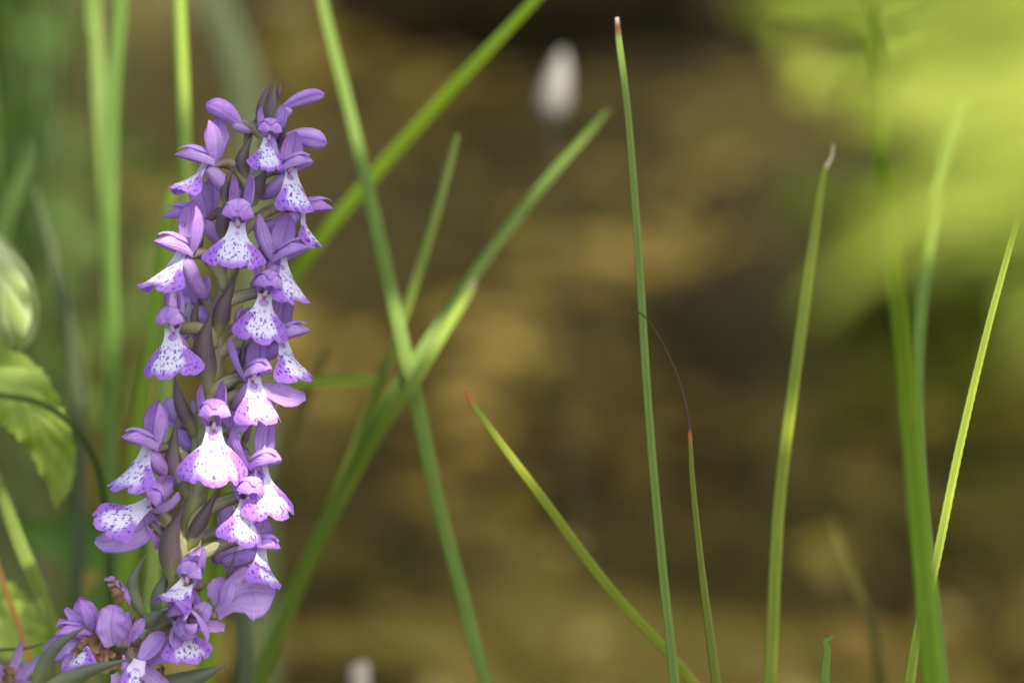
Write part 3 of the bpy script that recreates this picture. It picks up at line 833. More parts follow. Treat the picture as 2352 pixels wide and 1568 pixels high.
def lip_mesh(fr, L=128, W=70, down=48, bend=-14, fold=.75, twist=0, seed=0, nu=29, nv=24, wav=1.0, neck=21):
    rn = random.Random(seed)
    # centre line
    cy, cz = [3.0], [13.0]
    for j in range(1, nv):
        a = R(down + 18 * sm(.35, 0, j / (nv - 1)) + bend * (j / (nv - 1) - .4))
        cy.append(cy[-1] + math.cos(a) * L / (nv - 1)); cz.append(cz[-1] - math.sin(a) * L / (nv - 1))
    def C(s):
        f = max(0, s) * (nv - 1); i = min(nv - 2, int(f)); t = f - i
        return cy[i] + (cy[i + 1] - cy[i]) * t, cz[i] + (cz[i + 1] - cz[i]) * t
    V, UVs, tint, spot = [], [], [], []
    ph = rn.uniform(0, 6)
    asym = rn.uniform(-.25, .25); cut = rn.random(); W = W * rn.uniform(.90, 1.05); fold += rn.uniform(-.05, .25); L = L * rn.uniform(1.0, 1.1)
    wp_ = catmull([(0, neck), (.1, neck * .95), (.2, neck * 1.12), (.38, W * .55), (.58, W * .86), (.78, W), (.92, W * .98), (1, W * .93)], 60)
    def Wf(v):
        i = min(58, int(v * 59)); t = v * 59 - i
        return wp_[i][1] * (1 - t) + wp_[i + 1][1] * t
    for j in range(nv):
        v = j / (nv - 1)
        for i in range(nu):
            u = -1 + 2 * i / (nu - 1)
            au = abs(u)
            ln = 1 - .27 * au ** 2.3 - (.10 + .06 * cut) * math.exp(-((au - .40) / .075) ** 2) + .035 * math.exp(-(u / .2) ** 2)
            ln += .035 * noise.noise(Vector((u * 9, seed * 1.3, 0))) + 0.028 * noise.noise(Vector((u * 24, seed * 2.3, 4)))
            s = v * (1 + (ln - 1) * v ** 1.5)
            w = Wf(v)
            fa = (fold + asym * (1 if u > 0 else -1)) * sm(.2, .65, v) - 1.15 * sm(.34, .0, v)
            if abs(fa) < 1e-3: fa = 1e-3
            x = w / fa * math.sin(u * fa)
            n = -(w / fa) * (1 - math.cos(u * fa))
            # ruffled margin
            n += wav * (6.0 * math.sin(u * 7 + ph) * au + 5.0 * noise.noise(Vector((u * 4, v * 3, seed * .7)))) * sm(.45, 1, v)
            yy, zz = C(s)
            yy2, zz2 = C(s + .02); yy1, zz1 = C(s - .02)
            dy, dz = yy2 - yy1, zz2 - zz1
            q = math.hypot(dy, dz) or 1; dy /= q; dz /= q
            V.append(fr(x, yy - dz * n, zz + dy * n))
            UVs.append((u * w / 150 + .5, s * L / 150))
            nz = noise.noise(Vector((u * 2.2, v * 2.5, seed * 1.9)))
            side = sm(.24 + .14 * nz, .70 + .12 * nz, au) * sm(.22, .5, v)
            end = sm(.66 + .1 * nz, .98, v) * .9
            tint.append(min(1, max(side, end) + .03))
            spot.append(sm(.24, .36, v) * sm(1.02, .8, au * (1 if v > .4 else .8)) * (1 - .5 * sm(.85, 1.0, v)))
    return V, grid_faces(nu, nv), UVs, {'tint': tint, 'spot': spot}

def sheet(fr, name, parent, pts, hw, side, cup, seed=0, nu=9, n=14, wave=.03, pale=None, mat=None):
    c = catmull([tuple(p) + (h,) + tuple(s) for p, h, s in zip(pts, hw, side)], n)
    pp = [fr(*q[:3]) for q in c]
    ww = [max(q[3], .3) * fr.s for q in c]
    ss = [fr.vec(*q[4:7]) for q in c]
    V, F, UVs = ribbon(pp, ww, ss, [cup] * n, nu, wave, seed, edge=.2, crease=.16 * (1 if cup > 0 else -1))
    pale = pale or (lambda u, v: sm(.35, 0, v) * .8 + .25 * (1 - abs(u)))
    at = [pale(2 * a - 1, b) for a, b in UVs]
    return build(name, V, F, mat or M_PETAL, parent, origin=pp[0], uvs=UVs, attrs={'pale': at})

def petal_hw(w, k=5):
    return None

def flower(x, y, yaw, pitch=0, roll=0, scale=1.0, d=0.0, lip=True, down=48, fold=.75, L=128, W=70, sep=(96, 1.0, 0.0), hood=1.0, node=None, spur=(95, 0), seed=None, sepn=(1, 1), bend=-14, nodex=0, open_=0.0, ovary=True, wav=1.0):
    seed = seed if seed is not None else int(x * 7 + y * 13)
    rn = random.Random(seed)
    dep = -math.cos(R(yaw)) * 78 * U * scale + d
    scale *= 1.08 * rn.uniform(.96, 1.06); roll += rn.uniform(-7, 7)
    fr = Frame(x, y, dep, yaw, pitch, roll, scale)
    # ovary = the body of the flower, reaching back to the stem
    ny = node if node else min(1560, y + 62)
    sx, sr_ = stem_at(ny)
    S = P(sx, ny, -math.cos(R(yaw)) * sr_ * U * .7 + d * .2)
    O = fr(0, -4, 3)
    outw = (O - S).normalized()
    if ovary:
        c = [Vector(q) for q in catmull([tuple(S), tuple(S + CU * 34 * U + outw * 20 * U), tuple(O - fr.F * 40 * fr.s + fr.U * 11 * fr.s), tuple(O)], 14)]
        rad = [(9 + 5.5 * math.sin(math.pi * min(1, i / 13 * 1.15))) * fr.s for i in range(14)]
        V, F, UVs = tube(c, rad, 12)
        for i in range(14 * 13):
            j, a = divmod(i, 13)
            V[i] = c[j] + (V[i] - c[j]) * (1 + .13 * math.cos((a % 12) / 12 * 2 * math.pi * 3 + j * .35))
    else:
        V, F, UVs = tube([fr(0, -9, 3), fr(0, -3, 3), fr(0, 3, 3)], [8 * fr.s] * 3, 10)
    f = build('flower', V, F, M_OVARY, ORC, origin=O, uvs=UVs)
    if lip:
        V, F, UVs, at = lip_mesh(fr, L, W, down, bend, fold, seed=seed % 97, wav=wav)
        build('lip', V, F, M_LIP, f, origin=fr(0, 2, 2), uvs=UVs, attrs=at)
    # spur
    if spur:
        sl, sa = spur
        ca, sa_ = math.cos(R(sa + 22)), math.sin(R(sa + 22))
        pts = [fr(0, 8, -2)] + [fr(0, -sl * t * ca + 6 * math.sin(t * 2.6), -6 - sl * t * sa_ - 9 * math.sin(t * 3.14) * 0.4) for t in (.12, .3, .5, .7, .85, .95, 1.0)]
        rad = [12, 17, 18.5, 18, 16.5, 14, 10, 3]
        V, F, UVs = tube(pts, [q * fr.s for q in rad], 12)
        build('spur', V, F, M_PETAL, f, origin=pts[0], uvs=UVs, attrs={'pale': [.25 + .5 * sm(.4, 0, b) for a, b in UVs]})
    # two upright side sepals
    sl, spread, lean = sep
    for sd in (-1, 1):
        if not sepn[0 if sd < 0 else 1]: continue
        k = spread * rn.uniform(.8, 1.2)
        le = lean + rn.uniform(-8, 8) + (-20 if sd < 0 else 20)
        ll = sl * rn.uniform(1.0, 1.14)
        pts = [(sd * 9, -4, 4), (sd * 17 * k, -8 + le * .2, ll * .28), (sd * 24 * k, -8 + le * .5, ll * .58), (sd * 26 * k, -2 + le * .8, ll * .84), (sd * 23 * k, 4 + le, ll)]
        tw = rn.uniform(-.15, .25)
        side = [(sd * (.35 + tw), 1, 0)] * 5
        sheet(fr, 'sepal', f, pts, [8, 20, 27, 20, 3.5], side, sd * .38, seed + sd)
    # hood: two petals and the upper sepal
    if hood:
        fro = sm(50, 15, abs(yaw)); hup = rn.uniform(2, 18)
        h = hood * (1 - .32 * fro); hr = 1 + .22 * fro; hz = 5 + 15 * fro
        def shell(name, a0, a1, dr, lift, seed_, t1=1.0, flat=0):
            nu_, nv_ = 10, 14
            V, UVs, pl = [], [], []
            for j in range(nv_):
                t = j / (nv_ - 1) * t1
                r_ = (12 + (13 + 2 * fro) * math.sin(math.pi * min(1, .12 + t * .80)) ** .8 - 5 * t) * (1 - .55 * sm(.55, 1.04, t) - .3 * sm(.9, 1.02, t) + .35 * fro * sm(.4, .8, t)) * hr + dr
                cyy = -4 + (86 - 12 * fro) * h * t
                czz = 4 + hz + 5 * math.sin(math.pi * t) + (hup - 10 * fro) * t + lift * sm(.45, 1, t) * 30
                nar = 1 - .55 * sm(.55, 1.0, j / (nv_ - 1)) if flat else 1
                for i in range(nu_):
                    q = i / (nu_ - 1)
                    an = R(a0 + (a1 - a0) * q) * nar
                    rr2 = r_ * (1 + .05 * noise.noise(Vector((q * 3, t * 4, seed_))))
                    V.append(fr(math.sin(an) * rr2 * .98 + (0 if flat else math.copysign(3.2 * sm(.3, 1, t), an)), cyy + (5 * math.sin(q * 3.1) if not flat else 0), czz + math.cos(an) * rr2))
                    UVs.append((q, j / (nv_ - 1))); pl.append(.6 * sm(.25, 0, t) + (.5 * sm(.8, 1, t) if flat else .15 * q))
            build(name, V, grid_faces(nu_, nv_), M_PETAL, f, origin=V[0], uvs=UVs, attrs={'pale': pl})
        shell('petal', 4, -112 + 26 * fro, 0, 0, seed * .1)
        shell('petal', -4, 112 - 26 * fro, .6, 0, seed * .1 + 5)
        shell('upper_sepal', -58, 58, 4, .24 + open_ + rn.uniform(-.08, .25), seed * .1 + 9, 1.0, 1)
        c = [fr(0, 2, 3), fr(0, 8, 10), fr(0, 16, 17), fr(0, 24, 21)]
        V, F, UVs = tube(c, [q * fr.s for q in (5, 5.5, 4.5, 2)], 8)
        build('column', V, F, M_COLUMN, f, origin=c[0], uvs=UVs)
    return f

def bud(base, tip, r, d=0.0, spur_to=None, node=None, lobes=1):
    a, b = P(base[0], base[1], d), P(tip[0], tip[1], d)
    t = (b - a); L = t.length; t.normalize()
    up = (CU - t * CU.dot(t)).normalized(); sd = t.cross(up)
    nj, ni = 18, 20
    V, UVs, pl = [], [], []
    for j in range(nj):
        v = j / (nj - 1)
        w = r * U * float(np.interp(v, [0, .1, .25, .45, .65, .82, .92, .97, 1], [.38, .5, .72, .92, 1, .93, .7, .42, .08]))
        c = a + t * L * v + up * (-7 * U * (v - .4) ** 2 * 4)
        for i in range(ni + 1):
            an = 2 * math.pi * i / ni
            crease = 1 - .10 * math.exp(-((math.sin(an) - .15) / .10) ** 2) * sm(.0, .35, v)
            V.append(c + (sd * math.cos(an) + up * math.sin(an) * .92) * w * crease)
            UVs.append((i / ni, v)); pl.append(.5 * sm(.2, -.8, math.sin(an)) + .3 * sm(.25, 0, v))
    F = grid_faces(ni + 1, nj)
    o = build('flower_bud', V, F, M_PETAL, ORC, origin=a, uvs=UVs, attrs={'pale': pl})
    sx, sr_ = stem_at(node)
    S = P(sx, node, d * .3)
    c = [Vector(q) for q in catmull([tuple(S), tuple((S + a) / 2 + CU * 12 * U), tuple(a + t * 4 * U)], 10)]
    V, F, UVs = tube(c, [(8 + 3 * math.sin(i / 9 * 3)) * U for i in range(10)], 10)
    build('ovary', V, F, M_OVARY, o, origin=c[0], uvs=UVs)
    if spur_to:
        e = P(spur_to[0], spur_to[1], d + .001)
        s0 = a + t * L * .18 - up * r * .45 * U
        c = [Vector(q) for q in catmull([tuple(s0), tuple((s0 + e) / 2 - CU * 3 * U), tuple(e)], 10)]
        V, F, UVs = tube(c, [q * U for q in (9, 13, 14, 14, 13.5, 13, 12, 10, 7, 2)], 10)
        build('spur', V, F, M_PETAL, o, origin=c[0], uvs=UVs, attrs={'pale': [.35] * len(V)})
    return o

def bract(pts, hw, d0=-22, d1=-30, mat=None, cup=.55, seed=0, skew=.0):
    """pts base->tip in photo units; d in photo units"""
    n = 22
    c2 = catmull([(x, y) for x, y in pts], n)
    pp, ww, ss = [], [], []
    for j in range(n):
        v = j / (n - 1)
        dd = (d0 + (d1 - d0) * v - 8 * math.sin(v * 3.14)) * U
        pp.append(P(c2[j][0], c2[j][1], dd))
        w = hw * U * (.42 + .58 * sm(0, .32, v)) * (1 - sm(.3, 1.02, v) ** 1.25 * .97)
        ww.append(max(w, .4 * U))
    for j in range(n):
        t = (pp[min(j + 1, n - 1)] - pp[max(j - 1, 0)]).normalized()
        s = t.cross(CN) + CN * skew
        ss.append(s.normalized())
    V, F, UVs = ribbon(pp, ww, ss, [-cup] * n, 9, .02, seed)
    return build('bract', V, F, mat or M_BRACT, ORC, origin=pp[0], uvs=UVs)

def withered(pts, hw, d=-40, seed=0, mat=None):
    n = 16
    c2 = catmull([(x, y) for x, y in pts], n)
    rn = random.Random(seed)
    pp = [P(c2[j][0] + rn.uniform(-2, 2), c2[j][1] + rn.uniform(-2, 2), (d + rn.uniform(-4, 4)) * U) for j in range(n)]
    ww = [hw * U * (.3 + .7 * math.sin(3.14 * (j + 1) / (n + 1))) * rn.uniform(.7, 1.2) for j in range(n)]
    ss = []
    for j in range(n):
        t = (pp[min(j + 1, n - 1)] - pp[max(j - 1, 0)]).normalized()
        ss.append((t.cross(CN) + CN * .7 * math.sin(j * .7 + seed)).normalized())
    V, F, UVs = ribbon(pp, ww, ss, [.7 * math.sin(j + seed) for j in range(n)], 9, .35, seed)
    return build('withered_petal', V, F, mat or M_WITHER, ORC, origin=pp[0], uvs=UVs, attrs={'pale': [.2] * len(V)})

# ---- bracts
for i, (pts, hw, d0, d1, m) in enumerate([
    ([(616, 318), (622, 255), (632, 177)], 19, -8, -14, M_BRACT), ([(600, 300), (603, 240), (625, 178)], 14, -2, -4, M_BRACT), ([(632, 240), (640, 212), (645, 186)], 7, 2, 0, M_BRACT),
    ([(565, 418), (556, 365), (585, 303)], 18, -16, -26, M_BRACT), ([(580, 472), (592, 425), (624, 376)], 20, -20, -24, M_BRACT),
    ([(516, 478), (518, 425), (548, 366)], 11, -30, -26, M_BRACT), ([(514, 562), (514, 500), (540, 428)], 18, -26, -36, M_BRACT),
    ([(637, 345), (652, 300), (661, 252)], 7, -14, -30, M_BRACT), ([(500, 770), (512, 705), (549, 620)], 22, -26, -34, M_BRACT),
    ([(481, 905), (466, 800), (489, 706)], 29, -30, -42, M_BRACT), ([(462, 790), (446, 730), (466, 662)], 11, 4, 10, M_BRACT),
    ([(450, 1000), (415, 930), (398, 850)], 18, -22, -30, M_BRACT), ([(430, 1145), (398, 1070), (407, 945)], 26, -24, -36, M_BRACT),
    ([(398, 1345), (390, 1240), (433, 1138)], 26, -34, -46, M_BRACT), ([(428, 1262), (462, 1195), (508, 1110)], 19, -30, -46, M_BRACT),
    ([(338, 1430), (302, 1345), (340, 1262)], 15, -30, -42, M_BRACTG), ([(382, 1440), (368, 1370), (396, 1290)], 26, -6, 0, M_BRACTG),
    ([(300, 1590), (440, 1560), (532, 1518)], 24, -40, -70, M_BRACTG), ([(70, 1610), (115, 1500), (216, 1424)], 17, -60, -110, M_BRACTG),
    ([(60, 1610), (190, 1545), (314, 1509)], 19, -90, -150, M_BRACTG), ([(458, 580), (462, 552), (473, 522)], 6, -6, -24, M_BRACT),
    ([(603, 590), (605, 560), (606, 526)], 6, -4, -10, M_BRACT), ([(555, 1025), (566, 1000), (584, 962)], 9, -30, -40, M_BRACT),
    ([(556, 825), (558, 800), (562, 772)], 5, -50, -56, M_BRACT), ([(535, 1060), (556, 1025), (572, 985)], 8, -20, -22, M_BRACT),
    ([(290, 1460), (298, 1428), (318, 1400)], 12, -40, -56, M_BRACTG), ([(517, 1350), (530, 1310), (541, 1262)], 7, -50, -64, M_BRACT),
    ([(330, 1440), (352, 1418), (388, 1398)], 17, -60, -70, M_BRACTG), ([(560, 330), (575, 300), (600, 250)], 9, 2, 4, M_BRACT), ([(480, 1010), (560, 800), (545, 760)], 9, 30, 34, M_BRACT),
]):
    bract(pts, hw, d0, d1, m, seed=i)

# ---- buds at the top
bud((556, 283), (480, 228), 25, -.0015, (592, 300), 330)
bud((646, 246), (741, 206), 19, -.001, (620, 285), 320)
bud((650, 312), (752, 318), 26, -.001, (634, 332), 350)

# ---- open flowers: x, y, yaw ...
FL = [
    dict(x=617, y=328, yaw=8, scale=.72, d=.0005, sep=(100, 1.2, 0), fold=.5, W=66, L=112, down=56, node=370),
    dict(x=484, y=384, yaw=-64, roll=6, scale=.98, sep=(100, 1.1, 4), fold=1.15, down=38, L=112, W=60, node=450, spur=(95, 8)),
    dict(x=660, y=402, yaw=44, roll=-6, scale=.92, sep=(92, .9, -6), fold=1.0, down=56, node=450, spur=(110, -4), L=118, W=62),
    dict(x=470, y=505, yaw=-84, roll=0, scale=.95, d=.004, sep=(82, .9, -6), hood=1.1, lip=False, spur=(100, 20), node=580),
    dict(x=546, y=527, yaw=0, scale=.95, sep=(110, .8, 0), fold=.62, W=76, L=118, down=52, node=575, hood=.9),
    dict(x=684, y=492, yaw=80, scale=.9, d=.003, sep=(80, .8, 0), sepn=(0, 0), fold=1.2, down=52, L=112, W=52, spur=(118, -2), node=580),
    dict(x=428, y=592, yaw=-46, roll=12, scale=1.0, sep=(108, 1.2, 2), fold=1.0, down=40, W=66, spur=(100, 22), node=670, L=130),
    dict(x=638, y=608, yaw=56, roll=-8, scale=.98, sep=(105, 1.0, 0), fold=1.15, down=56, spur=(90, 0), node=650, L=122, W=62),
    dict(x=604, y=688, yaw=18, roll=6, scale=.92, sep=(105, .8, -14), fold=.8, down=60, W=72, node=740, spur=(80, 10)),
    dict(x=640, y=788, yaw=58, roll=-8, scale=.98, d=.002, sep=(105, 1.0, -2), fold=1.15, down=58, spur=(105, -12), node=850, L=122, W=60),
    dict(x=400, y=768, yaw=-14, roll=-3, scale=.98, sep=(95, .8, 0), fold=.72, down=58, W=78, node=800, hood=.95),
    dict(x=577, y=880, yaw=38, scale=.98, sep=(95, 1.1, -10), fold=.95, down=58, node=940, spur=(100, 4), W=72, L=122),
    dict(x=490, y=993, yaw=10, roll=-4, scale=1.02, d=-.001, sep=(95, 1.0, -10), fold=.8, down=66, W=90, L=132, node=1040),
    dict(x=348, y=1038, yaw=-44, roll=14, scale=1.0, sep=(100, 1.0, 0), fold=.85, down=50, spur=(80, 6), node=1110, W=70),
    dict(x=337, y=1168, yaw=-30, roll=60, pitch=0, scale=1.0, d=-.001, sep=(78, 1.4, 4), fold=0.7, down=58, L=134, W=62, spur=None, node=1290),
    dict(x=592, y=1086, yaw=40, roll=-8, scale=1.0, sep=(98, 1.3, -6), fold=.85, down=58, node=1150, spur=(70, 0), W=70),
    dict(x=562, y=1160, yaw=22, roll=2, scale=.96, d=-.001, sep=(80, 1.1, -18), fold=.8, down=60, W=72, L=112, node=1230, spur=(70, 10)),
    dict(x=588, y=1262, yaw=60, roll=12, scale=.95, sep=(70, 1.2, -40), fold=.8, down=48, W=66, L=110, node=1340, spur=(95, 0), hood=.7),
    # lower, partly faded flowers
    dict(x=432, y=1350, yaw=-24, roll=10, pitch=10, scale=.95, d=-.001, sep=(85, .7, 0), fold=1.0, down=30, W=62, L=105, node=1420, hood=.6, open_=.8),
    dict(x=430, y=1400, yaw=20, roll=170, pitch=0, scale=.85, d=-.004, sep=(80, 1.2, 8), lip=False, node=1450, spur=None, hood=.8),
    dict(x=408, y=1436, yaw=30, roll=-6, scale=.95, d=-.001, sep=(70, 1.2, 20), fold=.5, down=56, W=66, L=118, node=1500, hood=.9, spur=(80, 20), sepn=(0, 1)),
    dict(x=205, y=1462, yaw=-52, roll=-8, scale=.9, d=.001, sep=(85, 1.4, 0), fold=.9, down=44, node=1530, W=62, L=110),
    dict(x=165, y=1520, yaw=-70, roll=-20, scale=.9, d=.001, sep=(70, 1.2, 0), fold=.9, down=50, node=1550, W=56, L=96, sepn=(1, 0), hood=.7),
    dict(x=310, y=1525, yaw=30, roll=20, scale=.9, d=-.003, sep=(90, 1, 10), fold=1.0, down=44, node=1555, W=40, L=100, hood=0, sepn=(0, 1), spur=(80, 60)),
    # flowers on the far side of the spike
    dict(x=452, y=700, yaw=-140, scale=.9, d=.002, sep=(70, 1, 0), fold=.8, node=760, spur=(70, 10)),
    dict(x=560, y=770, yaw=150, scale=.9, d=.002, sep=(70, 1, 0), fold=.8, node=820, spur=(70, 10)),
    dict(x=418, y=985, yaw=-150, scale=.9, d=.002, sep=(70, 1, 0), fold=.8, node=1050, spur=(80, 10)),
    dict(x=530, y=1000, yaw=150, scale=.85, d=.001, sep=(60, 1, 0), fold=.8, node=1050, spur=(90, 30)),
    dict(x=530, y=1235, yaw=140, scale=.95, d=.002, sep=(70, 1, 0), fold=.8, node=1290, spur=(70, 10)),
    dict(x=560, y=430, yaw=170, scale=.8, d=.001, sep=(70, 1, 0), fold=.8, node=500, spur=(60, 10), lip=False),
]
for c in FL:
    flower(**c)

def px_petal(name, parent, pts, hw, cup, seed, mat=None, pale=.4, n=22, nu=15, wave=.10, tilt=0.0):
    """a petal traced as a centre line (x, y, depth units) with half widths"""
    c = catmull([tuple(P(x, y, d_ * U)) + (h * U,) for (x, y, d_), h in zip(pts, hw)], n)
    pp = [Vector(q[:3]) for q in c]; ww = [max(q[3], .4 * U) for q in c]
    ss = []
    for j in range(n):
        t = (pp[min(j + 1, n - 1)] - pp[max(j - 1, 0)]).normalized()
        ss.append((t.cross(CN) + CN * tilt).normalized())
    V, F, UVs = ribbon(pp, ww, ss, [cup] * n, nu, wave * .5, seed, edge=.14)
    at = {'pale': [min(1, pale + .8 * sm(.4, .1, b) * sm(.5, 0, abs(a - .5))) for a, b in UVs], 'tint': [.8] * len(V), 'spot': [0] * len(V)}
    return build(name, V, F, mat or M_PETAL, parent, origin=pp[0], uvs=UVs, attrs=at)

def stalk_flower(x, y, node, d_=0, parent=ORC):
    sx, sr_ = stem_at(node)
    S = P(sx, node, -10 * U); O = P(x, y, d_ * U)
    c = [Vector(q) for q in catmull([tuple(S), tuple((S + O) / 2 + CU * 8 * U), tuple(O)], 10)]
    V, F, UVs = tube(c, [(10 + 3 * math.sin(i / 9 * 3)) * U for i in range(10)], 10)
    return build('flower', V, F, M_OVARY, parent, origin=O, uvs=UVs)
f = stalk_flower(500, 1412, 1430, -40)
px_petal('lip', f, [(498, 1416, -40), (520, 1392, -52), (548, 1368, -62), (578, 1360, -66), (600, 1362, -62), (616, 1365, -57), (626, 1367, -53), (630, 1368, -51)], [12, 20, 50, 64, 58, 44, 24, 3], .30, 3, pale=.6, n=40, nu=19, wave=.05)
px_petal('petal', f, [(500, 1390, -30), (505, 1355, -40), (520, 1330, -40)], [10, 30, 16], .3, 5, pale=.3)
f = stalk_flower(265, 1478, 1500, -60)
px_petal('lip', f, [(262, 1484, -60), (256, 1455, -82), (256, 1425, -88), (260, 1400, -80), (262, 1388, -74)], [16, 30, 31, 24, 5], .55, 8, pale=.6, n=26, wave=.4)
px_petal('petal', f, [(285, 1490, -50), (290, 1450, -66), (288, 1405, -60)], [12, 16, 11], .6, 9, pale=.6)
f = stalk_flower(345, 1200, 1290, -20)
px_petal('spur', f, [(338, 1168, -16), (350, 1200, -26), (360, 1232, -24), (366, 1260, -18)], [13, 16, 14, 8], .9, 44, pale=.3)
px_petal('lip', f, [(348, 1186, -20), (322, 1214, -30), (285, 1232, -34), (240, 1244, -26), (218, 1240, -20)], [8, 32, 36, 22, 6], .5, 4, pale=.5)
# the folded side lobe of the flower with the droplet
f = stalk_flower(600, 890, 940, -30)
px_petal('lip', f, [(602, 888, -34), (640, 902, -44), (672, 912, -44), (702, 910, -36)], [10, 22, 22, 9], .7, 6, pale=.45)
f = stalk_flower(440, 1430, 1440, -40)
px_petal('petal', f, [(440, 1432, -50), (478, 1436, -66), (516, 1440, -62)], [8, 16, 9], .5, 21, pale=.5)
px_petal('petal', f, [(440, 1428, -60), (462, 1408, -96), (478, 1385, -96)], [10, 24, 12], .7, 22, pale=.55)
px_petal('petal', f, [(420, 1425, -60), (424, 1395, -90), (444, 1362, -90)], [8, 15, 6], .6, 23, pale=.3)
px_petal('petal', f, [(505, 1400, -60), (528, 1372, -80), (536, 1335, -78)], [5, 9, 6], .5, 24, pale=.2)
f = stalk_flower(215, 1462, 1520, -30)
px_petal('sepal', f, [(218, 1455, -40), (184, 1428, -52), (150, 1396, -50)], [7, 18, 6], .5, 25, pale=.2)
px_petal('sepal', f, [(214, 1462, -44), (172, 1444, -60), (134, 1424, -52)], [7, 17, 6], .5, 26, pale=.3)
px_petal('petal', f, [(226, 1450, -40), (214, 1420, -56), (204, 1394, -48)], [7, 16, 8], .5, 27, pale=.1)
px_petal('lip', f, [(186, 1472, -40), (150, 1476, -56), (118, 1500, -50), (110, 1520, -46)], [8, 24, 22, 6], .5, 28, pale=.4)
px_petal('petal', f, [(176, 1490, -36), (166, 1520, -46), (150, 1560, -42)], [8, 22, 10], .5, 29, pale=.7)
f = stalk_flower(300, 1470, 1500, -50)
px_petal('petal', f, [(300, 1470, -60), (318, 1440, -74), (330, 1420, -70)], [7, 15, 5], .5, 30, pale=.2)
px_petal('petal', f, [(296, 1500, -66), (302, 1530, -90), (290, 1565, -88)], [14, 22, 10], .5, 31, pale=.8)
px_petal('petal', f, [(262, 1545, -70), (272, 1570, -84), (268, 1600, -80)], [8, 18, 12], .5, 32, pale=.2)
# long folded spurs, loose sepals at the foot of the spike
f = stalk_flower(330, 1545, 1555, -50)
px_petal('petal', f, [(322, 1520, -60), (340, 1545, -74), (372, 1570, -80), (400, 1590, -76)], [10, 20, 17, 8], .6, 10, pale=.5)
px_petal('petal', f, [(330, 1522, -60), (360, 1518, -72), (395, 1500, -76), (412, 1494, -74)], [6, 9, 8, 3], .6, 11, pale=.1)
px_petal('petal', f, [(350, 1512, -60), (366, 1490, -78), (380, 1460, -80)], [6, 12, 6], .6, 12, pale=.4)

# ---- withered brown remains
withered([(252, 1335), (268, 1350), (282, 1385)], 16, -44, 1)
withered([(238, 1330), (258, 1330), (285, 1352), (300, 1390)], 7, -46, 5, M_PETAL)
withered([(175, 1500), (205, 1480), (240, 1470)], 22, -60, 2)
withered([(195, 1530), (235, 1500), (265, 1508)], 16, -66, 3)
withered([(200, 1545), (250, 1530), (300, 1515)], 12, -70, 4)
withered([(328, 1478), (345, 1460), (360, 1448)], 10, -60, 6)
withered([(425, 1345), (432, 1340), (438, 1330)], 9, -92, 7)
withered([(355, 1565), (366, 1545), (372, 1530)], 10, -40, 9)

# second orchid, only the top of its spike reaches into the corner
o2 = P(20, 1700, .03); o2.z = ground_z(o2.x, o2.y)
ORC1 = ORC
ORC = empty('orchid', o2)
tag(ORC, 'fading orchid spike top with narrow lilac and brown petals beside the tall orchid', 'orchid')
c2_ = [Vector(q) for q in catmull([tuple(o2 - Vector((0, 0, .01))), tuple(P(5, 2200, .03)), tuple(P(15, 1680, .03)), tuple(P(20, 1600, .025))], 24)]
V, F, UVs = tube(c2_, [.0016 - .0008 * i / 23 for i in range(24)], 10)
build('stem', V, F, M_STEM, ORC, origin=o2, uvs=UVs)
V, F, UVs = tube([P(18, 1620, .025), P(24, 1590, .022), P(34, 1575, .02)], [14 * U, 15 * U, 9 * U], 10)
f2 = build('flower', V, F, M_OVARY, ORC, origin=P(24, 1590, .022), uvs=UVs)
D_ = .02 / U
px_petal('sepal', f2, [(34, 1572, D_), (58, 1540, D_), (92, 1508, D_ - 20)], [10, 15, 5], .5, 3, pale=.6)
px_petal('sepal', f2, [(20, 1560, D_), (36, 1520, D_), (50, 1472, D_ - 20)], [8, 13, 4], .5, 4, pale=.3)
px_petal('petal', f2, [(12, 1570, D_), (0, 1545, D_ - 20), (-10, 1515, D_ - 30)], [10, 17, 6], .5, 5, pale=.2)
px_petal('lip', f2, [(30, 1580, D_), (60, 1590, D_ - 30), (85, 1610, D_ - 40)], [10, 30, 24], .4, 6, pale=.5)
withered([(8, 1600), (18, 1560), (22, 1530)], 18, D_ - 40, 8)
withered([(30, 1590), (26, 1570), (12, 1550)], 12, D_ - 60, 18)
ORC = ORC1

# droplet under the lip
dc = P(635, 931, -45 * U)
k = NT('water_drop'); g = k.n('BsdfGlass', IOR=1.33); g.inputs['Roughness'].default_value = 0; k.l(g.outputs[0], k.out.inputs['Surface'])
drop = stone('water_drop', 'tiny dark water droplet hanging below an orchid lip', dc, (4.5 * U, 4.5 * U, 7 * U), k.m, 1, 'droplet')

